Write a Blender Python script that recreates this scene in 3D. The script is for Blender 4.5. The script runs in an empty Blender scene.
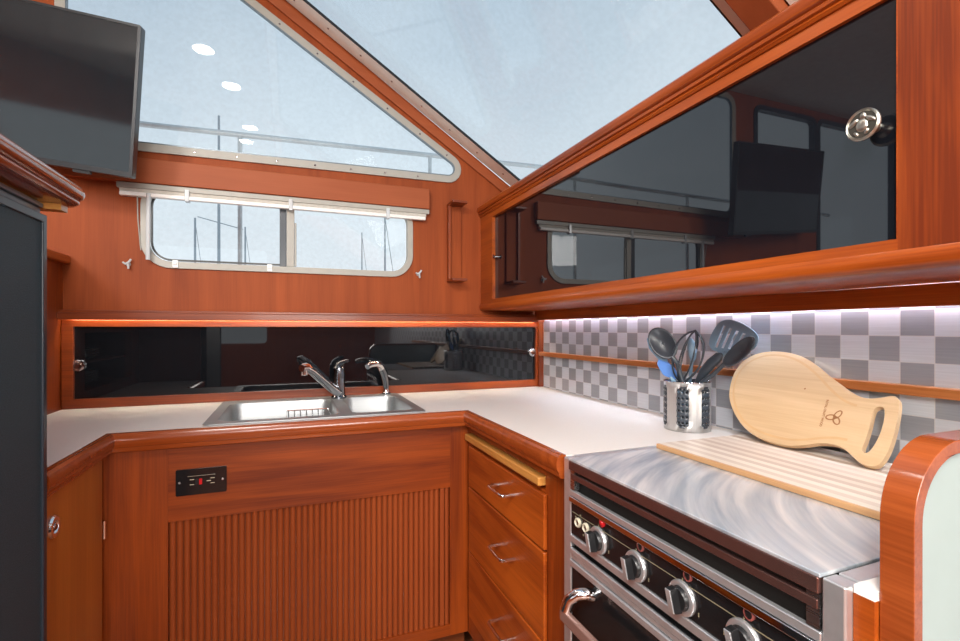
import bpy, bmesh, math, random
from mathutils import Vector, Matrix
from mathutils.geometry import tessellate_polygon

random.seed(7)
H = 1.2                      # eye height above the cabin sole; every z below is measured from eye level
scene = bpy.context.scene
COL = scene.collection
PI = math.pi

# ------------------------------------------------------------------ materials
def _new(name):
    m = bpy.data.materials.new(name)
    m.use_nodes = True
    nt = m.node_tree
    b = nt.nodes['Principled BSDF']
    return m, nt, b

def N(nt, typ, **kw):
    n = nt.nodes.new(typ)
    for k, v in kw.items():
        setattr(n, k, v)
    return n

def plain(name, col, rough=0.5, metal=0.0, coat=0.0, spec=0.5, var=0.06, scale=30, ior=1.5, bump=0.0):
    m, nt, b = _new(name)
    tc = N(nt, 'ShaderNodeTexCoord')
    no = N(nt, 'ShaderNodeTexNoise'); no.inputs['Scale'].default_value = scale; no.inputs['Detail'].default_value = 4
    nt.links.new(tc.outputs['Object'], no.inputs['Vector'])
    r = N(nt, 'ShaderNodeValToRGB')
    r.color_ramp.elements[0].position = 0.3; r.color_ramp.elements[1].position = 0.7
    r.color_ramp.elements[0].color = tuple(c*(1-var) for c in col) + (1,)
    r.color_ramp.elements[1].color = tuple(min(1, c*(1+var)) for c in col) + (1,)
    nt.links.new(no.outputs['Fac'], r.inputs['Fac'])
    nt.links.new(r.outputs['Color'], b.inputs['Base Color'])
    b.inputs['Roughness'].default_value = rough
    b.inputs['Metallic'].default_value = metal
    b.inputs['Coat Weight'].default_value = coat
    b.inputs['Coat Roughness'].default_value = 0.08
    b.inputs['Specular IOR Level'].default_value = spec
    b.inputs['IOR'].default_value = ior
    if bump:
        bp = N(nt, 'ShaderNodeBump'); bp.inputs['Strength'].default_value = bump; bp.inputs['Distance'].default_value = 0.002
        nt.links.new(no.outputs['Fac'], bp.inputs['Height']); nt.links.new(bp.outputs['Normal'], b.inputs['Normal'])
    return m

def wood(name, dark, light, axis='x', rough=0.32, coat=0.35, scale=1.0, contrast=1.0, spec=0.4):
    m, nt, b = _new(name)
    tc = N(nt, 'ShaderNodeTexCoord')
    mp = N(nt, 'ShaderNodeMapping')
    s = {'x': (1.2, 16, 16), 'y': (16, 1.2, 16), 'z': (16, 16, 1.2)}[axis]
    mp.inputs['Scale'].default_value = tuple(v*scale for v in s)
    nt.links.new(tc.outputs['Object'], mp.inputs['Vector'])
    n1 = N(nt, 'ShaderNodeTexNoise'); n1.inputs['Scale'].default_value = 1.0; n1.inputs['Detail'].default_value = 5; n1.inputs['Distortion'].default_value = 0.9
    nt.links.new(mp.outputs[0], n1.inputs['Vector'])
    mp2 = N(nt, 'ShaderNodeMapping')
    s2 = {'x': (6, 260, 260), 'y': (260, 6, 260), 'z': (260, 260, 6)}[axis]
    mp2.inputs['Scale'].default_value = s2
    nt.links.new(tc.outputs['Object'], mp2.inputs['Vector'])
    n2 = N(nt, 'ShaderNodeTexNoise'); n2.inputs['Scale'].default_value = 1.0; n2.inputs['Detail'].default_value = 3
    nt.links.new(mp2.outputs[0], n2.inputs['Vector'])
    n3 = N(nt, 'ShaderNodeTexNoise'); n3.inputs['Scale'].default_value = 2.2; n3.inputs['Detail'].default_value = 2
    nt.links.new(tc.outputs['Object'], n3.inputs['Vector'])
    r = N(nt, 'ShaderNodeValToRGB')
    r.color_ramp.elements[0].position = 0.5-0.22/contrast; r.color_ramp.elements[1].position = 0.5+0.22/contrast
    r.color_ramp.elements[0].color = dark + (1,); r.color_ramp.elements[1].color = light + (1,)
    mx = N(nt, 'ShaderNodeMath', operation='MULTIPLY_ADD'); mx.inputs[1].default_value = 0.45; mx.inputs[2].default_value = -0.225
    nt.links.new(n2.outputs['Fac'], mx.inputs[0])
    ad = N(nt, 'ShaderNodeMath', operation='ADD')
    nt.links.new(n1.outputs['Fac'], ad.inputs[0]); nt.links.new(mx.outputs[0], ad.inputs[1])
    mx3 = N(nt, 'ShaderNodeMath', operation='MULTIPLY_ADD'); mx3.inputs[1].default_value = 0.5; mx3.inputs[2].default_value = -0.25
    nt.links.new(n3.outputs['Fac'], mx3.inputs[0])
    ad2 = N(nt, 'ShaderNodeMath', operation='ADD')
    nt.links.new(ad.outputs[0], ad2.inputs[0]); nt.links.new(mx3.outputs[0], ad2.inputs[1])
    nt.links.new(ad2.outputs[0], r.inputs['Fac'])
    nt.links.new(r.outputs['Color'], b.inputs['Base Color'])
    b.inputs['Roughness'].default_value = rough
    b.inputs['Coat Weight'].default_value = coat
    b.inputs['Coat Roughness'].default_value = 0.12
    b.inputs['Specular IOR Level'].default_value = spec
    bp = N(nt, 'ShaderNodeBump'); bp.inputs['Strength'].default_value = 0.06; bp.inputs['Distance'].default_value = 0.001
    nt.links.new(n2.outputs['Fac'], bp.inputs['Height']); nt.links.new(bp.outputs['Normal'], b.inputs['Normal'])
    return m

def brushed(name, col=(0.62, 0.63, 0.65), axis='y', rough=0.28, amp=0.16, metal=1.0):
    m, nt, b = _new(name)
    tc = N(nt, 'ShaderNodeTexCoord'); mp = N(nt, 'ShaderNodeMapping')
    mp.inputs['Scale'].default_value = {'x': (3, 300, 300), 'y': (300, 3, 300), 'z': (300, 300, 3)}[axis]
    nt.links.new(tc.outputs['Object'], mp.inputs['Vector'])
    n = N(nt, 'ShaderNodeTexNoise'); n.inputs['Scale'].default_value = 1; n.inputs['Detail'].default_value = 3
    nt.links.new(mp.outputs[0], n.inputs['Vector'])
    mr = N(nt, 'ShaderNodeMapRange'); mr.inputs['To Min'].default_value = rough-amp/2; mr.inputs['To Max'].default_value = rough+amp/2
    nt.links.new(n.outputs['Fac'], mr.inputs['Value']); nt.links.new(mr.outputs[0], b.inputs['Roughness'])
    r = N(nt, 'ShaderNodeValToRGB')
    r.color_ramp.elements[0].color = tuple(c*0.82 for c in col)+(1,); r.color_ramp.elements[1].color = tuple(min(1, c*1.12) for c in col)+(1,)
    nt.links.new(n.outputs['Fac'], r.inputs['Fac']); nt.links.new(r.outputs['Color'], b.inputs['Base Color'])
    b.inputs['Metallic'].default_value = metal
    return m

def highlight_streaked(name):
    # polished steel sheet; its curved highlight streaks are put into the colour
    m, nt, b = _new(name)
    tc = N(nt, 'ShaderNodeTexCoord'); sp = N(nt, 'ShaderNodeSeparateXYZ'); nt.links.new(tc.outputs['Object'], sp.inputs[0])
    sub = N(nt, 'ShaderNodeVectorMath', operation='SUBTRACT'); sub.inputs[1].default_value = (0.16, -0.42, 0); nt.links.new(tc.outputs['Object'], sub.inputs[0])
    fl = N(nt, 'ShaderNodeVectorMath', operation='MULTIPLY'); fl.inputs[1].default_value = (1, 1, 0); nt.links.new(sub.outputs[0], fl.inputs[0])
    ln = N(nt, 'ShaderNodeVectorMath', operation='LENGTH'); nt.links.new(fl.outputs[0], ln.inputs[0])
    s1 = N(nt, 'ShaderNodeMath', operation='MULTIPLY'); s1.inputs[1].default_value = 42; nt.links.new(ln.outputs['Value'], s1.inputs[0])
    s2 = N(nt, 'ShaderNodeMath', operation='MULTIPLY'); s2.inputs[1].default_value = 5; nt.links.new(sp.outputs['X'], s2.inputs[0])
    cb = N(nt, 'ShaderNodeCombineXYZ'); nt.links.new(s1.outputs[0], cb.inputs[0]); nt.links.new(s2.outputs[0], cb.inputs[1])
    n = N(nt, 'ShaderNodeTexNoise'); n.inputs['Scale'].default_value = 1.0; n.inputs['Detail'].default_value = 4; n.inputs['Distortion'].default_value = 0.3
    nt.links.new(cb.outputs[0], n.inputs['Vector'])
    r = N(nt, 'ShaderNodeValToRGB')
    r.color_ramp.elements[0].position = 0.33; r.color_ramp.elements[1].position = 0.68
    r.color_ramp.elements[0].color = (0.47, 0.55, 0.63, 1); r.color_ramp.elements[1].color = (0.97, 0.99, 1.0, 1)
    nt.links.new(n.outputs['Fac'], r.inputs['Fac']); nt.links.new(r.outputs['Color'], b.inputs['Base Color'])
    mr = N(nt, 'ShaderNodeMapRange'); mr.inputs['To Min'].default_value = 0.24; mr.inputs['To Max'].default_value = 0.48
    nt.links.new(n.outputs['Fac'], mr.inputs['Value']); nt.links.new(mr.outputs[0], b.inputs['Roughness'])
    b.inputs['Metallic'].default_value = 0.6
    return m

def glass(name, tint=(0.93, 0.95, 0.96), refl=1.0):
    m = bpy.data.materials.new(name); m.use_nodes = True
    nt = m.node_tree; nt.nodes.clear()
    out = N(nt, 'ShaderNodeOutputMaterial'); tr = N(nt, 'ShaderNodeBsdfTransparent'); gl = N(nt, 'ShaderNodeBsdfGlossy')
    gl.inputs['Roughness'].default_value = 0.0
    lw = N(nt, 'ShaderNodeLayerWeight'); lw.inputs['Blend'].default_value = 0.5
    pw = N(nt, 'ShaderNodeMath', operation='POWER'); pw.inputs[1].default_value = 5.0; nt.links.new(lw.outputs['Facing'], pw.inputs[0])
    fr = N(nt, 'ShaderNodeMath', operation='MULTIPLY_ADD'); fr.inputs[1].default_value = 0.6; fr.inputs[2].default_value = 0.035; nt.links.new(pw.outputs[0], fr.inputs[0])
    mx = N(nt, 'ShaderNodeMixShader')
    tc = N(nt, 'ShaderNodeTexCoord')
    vo = N(nt, 'ShaderNodeTexNoise'); vo.inputs['Scale'].default_value = 60; vo.inputs['Detail'].default_value = 3
    nt.links.new(tc.outputs['Object'], vo.inputs['Vector'])
    r = N(nt, 'ShaderNodeValToRGB')
    r.color_ramp.elements[0].position = 0.35; r.color_ramp.elements[1].position = 0.65
    r.color_ramp.elements[0].color = tuple(c*0.975 for c in tint)+(1,); r.color_ramp.elements[1].color = tint+(1,)
    nt.links.new(vo.outputs['Fac'], r.inputs['Fac']); nt.links.new(r.outputs['Color'], tr.inputs['Color'])
    mu = N(nt, 'ShaderNodeMath', operation='MULTIPLY'); mu.inputs[1].default_value = refl
    nt.links.new(fr.outputs[0], mu.inputs[0]); nt.links.new(mu.outputs[0], mx.inputs[0])
    nt.links.new(tr.outputs[0], mx.inputs[1]); nt.links.new(gl.outputs[0], mx.inputs[2]); nt.links.new(mx.outputs[0], out.inputs[0])
    return m

def emis(name, col, strength):
    m, nt, b = _new(name)
    b.inputs['Base Color'].default_value = col+(1,)
    b.inputs['Emission Color'].default_value = col+(1,)
    b.inputs['Emission Strength'].default_value = strength
    return m

TY, TZ, TY0, TZ0 = 0.059, 0.0545, 0.626, -0.0145
def tile_mat():
    # checkerboard of brushed light and dark metal-look tiles with thin grout lines
    m, nt, b = _new('brushed_checker_tile')
    tc = N(nt, 'ShaderNodeTexCoord'); sp = N(nt, 'ShaderNodeSeparateXYZ')
    nt.links.new(tc.outputs['Object'], sp.inputs[0])
    def lin(sock, off, size):
        a = N(nt, 'ShaderNodeMath', operation='SUBTRACT'); a.inputs[1].default_value = off; nt.links.new(sp.outputs[sock], a.inputs[0])
        d = N(nt, 'ShaderNodeMath', operation='DIVIDE'); d.inputs[1].default_value = size; nt.links.new(a.outputs[0], d.inputs[0])
        return d
    u, v = lin('Y', TY0, TY), lin('Z', TZ0, TZ)
    fu = N(nt, 'ShaderNodeMath', operation='FLOOR'); nt.links.new(u.outputs[0], fu.inputs[0])
    fv = N(nt, 'ShaderNodeMath', operation='FLOOR'); nt.links.new(v.outputs[0], fv.inputs[0])
    s = N(nt, 'ShaderNodeMath', operation='ADD'); nt.links.new(fu.outputs[0], s.inputs[0]); nt.links.new(fv.outputs[0], s.inputs[1])
    par = N(nt, 'ShaderNodeMath', operation='FLOORED_MODULO'); par.inputs[1].default_value = 2; nt.links.new(s.outputs[0], par.inputs[0])
    cv = N(nt, 'ShaderNodeCombineXYZ'); nt.links.new(fu.outputs[0], cv.inputs[0]); nt.links.new(fv.outputs[0], cv.inputs[1])
    wn = N(nt, 'ShaderNodeTexWhiteNoise', noise_dimensions='2D'); nt.links.new(cv.outputs[0], wn.inputs['Vector'])
    # grout
    def edge(n):
        f = N(nt, 'ShaderNodeMath', operation='FRACT'); nt.links.new(n.outputs[0], f.inputs[0])
        p = N(nt, 'ShaderNodeMath', operation='PINGPONG'); p.inputs[1].default_value = 0.5; nt.links.new(f.outputs[0], p.inputs[0])
        return p
    mn = N(nt, 'ShaderNodeMath', operation='MINIMUM'); nt.links.new(edge(u).outputs[0], mn.inputs[0]); nt.links.new(edge(v).outputs[0], mn.inputs[1])
    gr = N(nt, 'ShaderNodeMath', operation='LESS_THAN'); gr.inputs[1].default_value = 0.014; nt.links.new(mn.outputs[0], gr.inputs[0])
    mixc = N(nt, 'ShaderNodeMix', data_type='RGBA')
    mixc.inputs[6].default_value = (0.69, 0.735, 0.80, 1); mixc.inputs[7].default_value = (0.35, 0.37, 0.41, 1)
    nt.links.new(par.outputs[0], mixc.inputs[0])
    mp = N(nt, 'ShaderNodeMapping'); mp.inputs['Scale'].default_value = (1, 10, 320); nt.links.new(tc.outputs['Object'], mp.inputs['Vector'])
    no = N(nt, 'ShaderNodeTexNoise'); no.inputs['Scale'].default_value = 1; no.inputs['Detail'].default_value = 3; nt.links.new(mp.outputs[0], no.inputs['Vector'])
    mr = N(nt, 'ShaderNodeMapRange'); mr.inputs['To Min'].default_value = 0.86; mr.inputs['To Max'].default_value = 1.12; nt.links.new(no.outputs['Fac'], mr.inputs['Value'])
    m2 = N(nt, 'ShaderNodeMapRange'); m2.inputs['To Min'].default_value = 0.93; m2.inputs['To Max'].default_value = 1.07; nt.links.new(wn.outputs['Value'], m2.inputs['Value'])
    mm = N(nt, 'ShaderNodeMath', operation='MULTIPLY'); nt.links.new(mr.outputs[0], mm.inputs[0]); nt.links.new(m2.outputs[0], mm.inputs[1])
    vm = N(nt, 'ShaderNodeVectorMath', operation='SCALE'); nt.links.new(mixc.outputs[2], vm.inputs[0]); nt.links.new(mm.outputs[0], vm.inputs['Scale'])
    gm = N(nt, 'ShaderNodeMix', data_type='RGBA'); gm.inputs[7].default_value = (0.7, 0.7, 0.72, 1)
    nt.links.new(gr.outputs[0], gm.inputs[0]); nt.links.new(vm.outputs[0], gm.inputs[6]); nt.links.new(gm.outputs[2], b.inputs['Base Color'])
    b.inputs['Metallic'].default_value = 0.35
    b.inputs['Roughness'].default_value = 0.33
    bp = N(nt, 'ShaderNodeBump'); bp.inputs['Strength'].default_value = 0.3; bp.inputs['Distance'].default_value = 0.001; bp.invert = True
    nt.links.new(gr.outputs[0], bp.inputs['Height']); nt.links.new(bp.outputs['Normal'], b.inputs['Normal'])
    return m

def striped(name):
    # laminated maple strips running along the stove
    m, nt, b = _new(name)
    tc = N(nt, 'ShaderNodeTexCoord'); sp = N(nt, 'ShaderNodeSeparateXYZ'); nt.links.new(tc.outputs['Object'], sp.inputs[0])
    d = N(nt, 'ShaderNodeMath', operation='DIVIDE'); d.inputs[1].default_value = 0.0175; nt.links.new(sp.outputs['X'], d.inputs[0])
    f = N(nt, 'ShaderNodeMath', operation='FLOOR'); nt.links.new(d.outputs[0], f.inputs[0])
    wn = N(nt, 'ShaderNodeTexWhiteNoise', noise_dimensions='1D'); nt.links.new(f.outputs[0], wn.inputs['W'])
    mp = N(nt, 'ShaderNodeMapping'); mp.inputs['Scale'].default_value = (200, 3, 200); nt.links.new(tc.outputs['Object'], mp.inputs['Vector'])
    no = N(nt, 'ShaderNodeTexNoise'); no.inputs['Scale'].default_value = 1; nt.links.new(mp.outputs[0], no.inputs['Vector'])
    ad = N(nt, 'ShaderNodeMath', operation='MULTIPLY_ADD'); ad.inputs[1].default_value = 0.25; nt.links.new(no.outputs['Fac'], ad.inputs[0])
    pm = N(nt, 'ShaderNodeMath', operation='FLOORED_MODULO'); pm.inputs[1].default_value = 2; nt.links.new(f.outputs[0], pm.inputs[0])
    hw = N(nt, 'ShaderNodeMath', operation='MULTIPLY'); hw.inputs[1].default_value = 0.45; nt.links.new(wn.outputs['Value'], hw.inputs[0])
    pw_ = N(nt, 'ShaderNodeMath', operation='MULTIPLY_ADD'); pw_.inputs[1].default_value = 0.5; nt.links.new(pm.outputs[0], pw_.inputs[0]); nt.links.new(hw.outputs[0], pw_.inputs[2])
    nt.links.new(pw_.outputs[0], ad.inputs[2])
    r = N(nt, 'ShaderNodeValToRGB')
    r.color_ramp.elements[0].position = 0.1; r.color_ramp.elements[1].position = 1.0
    r.color_ramp.elements[0].color = (0.56, 0.42, 0.33, 1); r.color_ramp.elements[1].color = (0.86, 0.77, 0.67, 1)
    nt.links.new(ad.outputs[0], r.inputs['Fac']); nt.links.new(r.outputs['Color'], b.inputs['Base Color'])
    b.inputs['Roughness'].default_value = 0.4
    return m

M = {}
M['teak_x'] = wood('varnished_teak_horizontal', (0.135, 0.019, 0.0025), (0.31, 0.056, 0.006), 'x', coat=0.12, rough=0.38)
M['teak_y'] = wood('varnished_teak_lengthwise', (0.21, 0.033, 0.004), (0.45, 0.094, 0.010), 'y', coat=0.15)
M['teak_z'] = wood('varnished_teak_upright', (0.135, 0.019, 0.0025), (0.31, 0.056, 0.006), 'z', coat=0.12, rough=0.38)
M['teak_wall'] = wood('varnished_teak_wall', (0.20, 0.037, 0.009), (0.37, 0.080, 0.019), 'z', contrast=0.6, rough=0.55, coat=0.0, spec=0.18)
M['teak_trim'] = wood('varnished_teak_molding', (0.21, 0.036, 0.006), (0.38, 0.078, 0.013), 'x', contrast=0.7, rough=0.25, coat=0.4)
M['teak_door'] = wood('teak_door_amber', (0.38, 0.115, 0.014), (0.58, 0.205, 0.030), 'z', contrast=0.7)
M['teak_rail'] = wood('teak_tile_rail', (0.30, 0.09, 0.022), (0.48, 0.17, 0.05), 'y', coat=0.1)
M['tambour'] = wood('tambour_teak', (0.22, 0.042, 0.010), (0.31, 0.066, 0.015), 'z', contrast=0.5, coat=0.0, spec=0.2, rough=0.5)
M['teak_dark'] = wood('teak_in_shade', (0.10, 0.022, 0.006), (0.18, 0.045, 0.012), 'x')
M['teak_cap'] = wood('teak_cap_gloss', (0.17, 0.030, 0.006), (0.35, 0.080, 0.018), 'y', rough=0.2, coat=0.7)
M['teak_pale'] = wood('teak_beam_pale', (0.28, 0.066, 0.022), (0.38, 0.100, 0.037), 'x', contrast=0.5, coat=0.0, rough=0.5, spec=0.2)
M['amber_wood'] = wood('amber_maple', (0.42, 0.17, 0.035), (0.66, 0.32, 0.08), 'y', contrast=0.8)
M['band_wood'] = wood('pale_brown_band', (0.48, 0.24, 0.10), (0.64, 0.37, 0.18), 'y', coat=0.05)
M['bamboo'] = wood('bamboo_board', (0.51, 0.335, 0.18), (0.65, 0.455, 0.265), 'y', rough=0.45, coat=0.05, scale=1.6, contrast=0.8)
M['burn'] = plain('burnt_brown_line', (0.30, 0.13, 0.045), 0.7)
M['groove'] = plain('bamboo_groove_shade', (0.56, 0.35, 0.17), 0.6)
M['stripes'] = striped('laminated_maple_stripes')
M['laminate'] = plain('cream_laminate', (0.86, 0.815, 0.775), 0.38, var=0.02, scale=220)
M['cream'] = plain('cream_painted_aluminium', (0.38, 0.36, 0.315), 0.45, var=0.04)
M['cream_lit'] = plain('cream_trim_lit', (0.86, 0.82, 0.74), 0.45, var=0.03)  # cream brightened to put missing light on down-facing trim into the colour
M['white_plastic'] = plain('white_plastic', (0.82, 0.82, 0.80), 0.4, var=0.02)
M['clear_plastic'] = plain('clear_acrylic', (0.55, 0.57, 0.58), 0.15, var=0.02)
M['blind'] = plain('cream_blind_fabric', (0.66, 0.62, 0.55), 0.8, var=0.06, scale=80)
M['chrome'] = plain('polished_chrome', (0.80, 0.81, 0.83), 0.07, metal=1.0, var=0.02)
M['steel'] = brushed('brushed_steel', axis='y')
M['steel_z'] = brushed('brushed_steel_upright', (0.70, 0.69, 0.68), axis='z', rough=0.40, amp=0.08, metal=0.85)
M['steel_sink'] = brushed('satin_sink_steel', (0.44, 0.46, 0.47), axis='x', rough=0.44, metal=0.92)
M['lid'] = highlight_streaked('steel_painted_highlights')
M['gunmetal'] = plain('dark_chrome', (0.20, 0.21, 0.23), 0.12, metal=1.0, var=0.05)
M['satin'] = plain('satin_stainless', (0.74, 0.75, 0.77), 0.30, metal=0.8, var=0.05, scale=60)
M['brown_bar'] = plain('brown_tinted_bar', (0.30, 0.17, 0.14), 0.35, metal=0.4, var=0.05)
M['front_reflection'] = plain('steel_painted_reflection', (0.22, 0.115, 0.10), 0.2, metal=0.8, var=0.08)  # reddish reflection of nearby wood put into the steel's base colour
M['dark_steel'] = plain('dark_polished_steel', (0.33, 0.27, 0.265), 0.12, metal=1.0, var=0.05)
M['black_glass'] = plain('black_glass', (0.006, 0.007, 0.010), 0.015, var=0.1, spec=0.5, ior=1.75)
M['black_acrylic'] = plain('black_acrylic', (0.006, 0.007, 0.009), 0.02, var=0.1, spec=0.5, ior=1.55)
M['screen'] = plain('television_screen', (0.012, 0.017, 0.021), 0.06, var=0.1, spec=0.6, ior=1.6)
M['tv_black'] = plain('television_black_plastic', (0.018, 0.020, 0.023), 0.3, var=0.1)
M['black'] = plain('black_plastic', (0.010, 0.010, 0.011), 0.35, var=0.1)
M['black_panel'] = plain('black_stove_enamel', (0.010, 0.010, 0.011), 0.14, var=0.2)
M['recess_shade'] = plain('painted_recess_shade', (0.006, 0.004, 0.003), 0.8)  # near-black colour stands in for the shade inside slots and gaps
M['fridge'] = plain('textured_dark_panel', (0.038, 0.064, 0.078), 0.6, var=0.35, scale=420, bump=0.5, spec=0.25)
M['fridge_trim'] = plain('dark_blue_grey_trim', (0.022, 0.032, 0.045), 0.3)
M['grey_trim'] = plain('grey_metal_trim', (0.16, 0.20, 0.23), 0.3, metal=0.4)
M['utensil'] = plain('dark_grey_nylon', (0.040, 0.050, 0.064), 0.33, var=0.1)
M['utensil_blue'] = plain('blue_grey_nylon', (0.17, 0.26, 0.35), 0.4, var=0.1)
M['blue'] = plain('blue_silicone', (0.10, 0.24, 0.62), 0.45)
M['pale_blue'] = plain('pale_blue_silicone', (0.22, 0.36, 0.50), 0.4)
M['pale_panel'] = plain('pale_mint_panel', (0.30, 0.365, 0.35), 0.6, var=0.02)
M['red'] = plain('red_lens', (0.55, 0.015, 0.02), 0.2)
M['dim_red'] = plain('dull_red_ring', (0.28, 0.08, 0.07), 0.35)
M['print'] = plain('dim_panel_print', (0.22, 0.19, 0.12), 0.5)
M['ivory'] = plain('ivory_print', (0.55, 0.50, 0.38), 0.5)
M['pewter'] = plain('antique_pewter', (0.50, 0.48, 0.42), 0.32, metal=1.0, var=0.1, scale=200)
M['pewter_dark'] = plain('antique_pewter_recess', (0.10, 0.095, 0.08), 0.45, metal=0.8)
M['glass'] = glass('clear_window_glass')
M['china'] = plain('white_china', (0.78, 0.77, 0.74), 0.25, var=0.02)
M['mast'] = plain('grey_mast', (0.30, 0.35, 0.39), 0.5)
M['rail'] = plain('dull_steel_rail', (0.62, 0.68, 0.70), 0.45, metal=0.2)
M['tile'] = tile_mat()
M['led_cool'] = emis('cool_led', (0.72, 0.84, 1.0), 30.0)
M['led_warm'] = emis('warm_led', (1.0, 0.88, 0.68), 45.0)
M['lamp'] = emis('downlight_lens', (1.0, 0.97, 0.9), 45.0)
M['floor'] = wood('cabin_sole', (0.16, 0.05, 0.02), (0.26, 0.09, 0.04), 'y')
M['ceiling'] = plain('off_white_headliner', (0.62, 0.60, 0.56), 0.8)

# ------------------------------------------------------------------ mesh helpers
class MB:
    """Collects shapes (eye-level coordinates) that become ONE mesh object."""
    def __init__(s):
        s.bm = bmesh.new(); s.m = 0
    def _f(s, vs):
        try:
            f = s.bm.faces.new(vs); f.material_index = s.m; return f
        except ValueError:
            return None
    def box(s, x0, x1, y0, y1, z0, z1):
        v = [s.bm.verts.new((x, y, z)) for x in (x0, x1) for y in (y0, y1) for z in (z0, z1)]
        for q in ((0, 1, 3, 2), (4, 6, 7, 5), (0, 4, 5, 1), (2, 3, 7, 6), (0, 2, 6, 4), (1, 5, 7, 3)):
            s._f([v[i] for i in q])
        return s
    def obox(s, c, ax, ay, az):
        """oriented box: centre and three half-axis vectors"""
        c, ax, ay, az = Vector(c), Vector(ax), Vector(ay), Vector(az)
        v = [s.bm.verts.new(c+i*ax+j*ay+k*az) for i in (-1, 1) for j in (-1, 1) for k in (-1, 1)]
        for q in ((0, 1, 3, 2), (4, 6, 7, 5), (0, 4, 5, 1), (2, 3, 7, 6), (0, 2, 6, 4), (1, 5, 7, 3)):
            s._f([v[i] for i in q])
        return s
    def slab(s, outer, holes, fn, t0, t1):
        """2-D outline with holes, mapped by fn(a,b,t), thickness t0..t1"""
        loops = [outer]+list(holes)
        tri = tessellate_polygon([[Vector((p[0], p[1], 0)) for p in l] for l in loops])
        flat = [p for l in loops for p in l]
        A = [s.bm.verts.new(fn(p[0], p[1], t0)) for p in flat]
        B = [s.bm.verts.new(fn(p[0], p[1], t1)) for p in flat]
        for t in tri:
            s._f([A[i] for i in t]); s._f([B[i] for i in reversed(t)])
        k = 0
        for l in loops:
            n = len(l)
            for i in range(n):
                j = (i+1) % n
                s._f([A[k+i], A[k+j], B[k+j], B[k+i]])
            k += n
        return s
    def tube(s, pts, r, n=10, closed=False, caps=True, flat=1.0):
        pts = [Vector(p) for p in pts]
        rs = r if isinstance(r, (list, tuple)) else [r]*len(pts)
        rings = []; up = None
        L = len(pts)
        for i, p in enumerate(pts):
            if closed:
                d = pts[(i+1) % L]-pts[i-1]
            else:
                d = pts[min(i+1, L-1)]-pts[max(i-1, 0)]
            d.normalize()
            if up is None:
                up = Vector((0, 0, 1)) if abs(d.z) < 0.9 else Vector((1, 0, 0))
            a = d.cross(up)
            if a.length < 1e-5:
                a = d.cross(Vector((0, 1, 0)))
            a.normalize(); b = a.cross(d).normalized(); up = b
            rings.append([s.bm.verts.new(p+rs[i]*(math.cos(2*PI*k/n)*a+math.sin(2*PI*k/n)*b*flat)) for k in range(n)])
        for i in range(L if closed else L-1):
            R0, R1 = rings[i], rings[(i+1) % L]
            for k in range(n):
                s._f([R0[k], R0[(k+1) % n], R1[(k+1) % n], R1[k]])
        if caps and not closed:
            s._f(list(reversed(rings[0]))); s._f(rings[-1])
        return s
    def lathe(s, prof, o, axis=(0, 0, 1), n=24):
        """profile of (radius, height) turned round axis at o"""
        o = Vector(o); d = Vector(axis).normalized()
        a = d.cross(Vector((0, 0, 1)))
        if a.length < 1e-4:
            a = Vector((1, 0, 0))
        a.normalize(); b = d.cross(a)
        rings = []
        for r, h in prof:
            if r < 1e-6:
                rings.append([s.bm.verts.new(o+d*h)])
            else:
                rings.append([s.bm.verts.new(o+d*h+r*(math.cos(2*PI*k/n)*a+math.sin(2*PI*k/n)*b)) for k in range(n)])
        for R0, R1 in zip(rings, rings[1:]):
            for k in range(n):
                k2 = (k+1) % n
                if len(R0) == 1 and len(R1) == 1: continue
                if len(R0) == 1: s._f([R0[0], R1[k2], R1[k]])
                elif len(R1) == 1: s._f([R0[k], R0[k2], R1[0]])
                else: s._f([R0[k], R0[k2], R1[k2], R1[k]])
        return s
    def sweep(s, path, prof, closed=False):
        """profile (d,z) swept along a plan path; d grows to the right of travel, mitred"""
        P = [Vector((p[0], p[1])) for p in path]; L = len(P); rings = []
        for i in range(L):
            dirs = []
            if i > 0 or closed: dirs.append((P[i]-P[i-1]).normalized())
            if i < L-1 or closed: dirs.append((P[(i+1) % L]-P[i]).normalized())
            ns = [Vector((d.y, -d.x)) for d in dirs]
            if len(ns) == 2:
                m = (ns[0]+ns[1]); m = m/m.dot(ns[0]) if m.dot(ns[0]) > 1e-6 else ns[0]
            else:
                m = ns[0]
            rings.append([s.bm.verts.new((P[i].x+m.x*d, P[i].y+m.y*d, z)) for d, z in prof])
        k = len(prof)
        for i in range(L if closed else L-1):
            R0, R1 = rings[i], rings[(i+1) % L]
            for j in range(k):
                s._f([R0[j], R0[(j+1) % k], R1[(j+1) % k], R1[j]])
        if not closed:
            s._f(rings[0]); s._f(list(reversed(rings[-1])))
        return s
    def loft(s, loop, prof):
        """outline inset by d at height z, ring after ring, closed top and bottom"""
        prev = None
        for d, z in prof:
            ring = [s.bm.verts.new((p[0], p[1], z)) for p in inset(loop, d)]
            if prev is None: s._f(list(ring))
            else:
                for i in range(len(ring)):
                    k = (i+1) % len(ring); s._f([prev[i], prev[k], ring[k], ring[i]])
            prev = ring
        s._f(prev)
        return s
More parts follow.
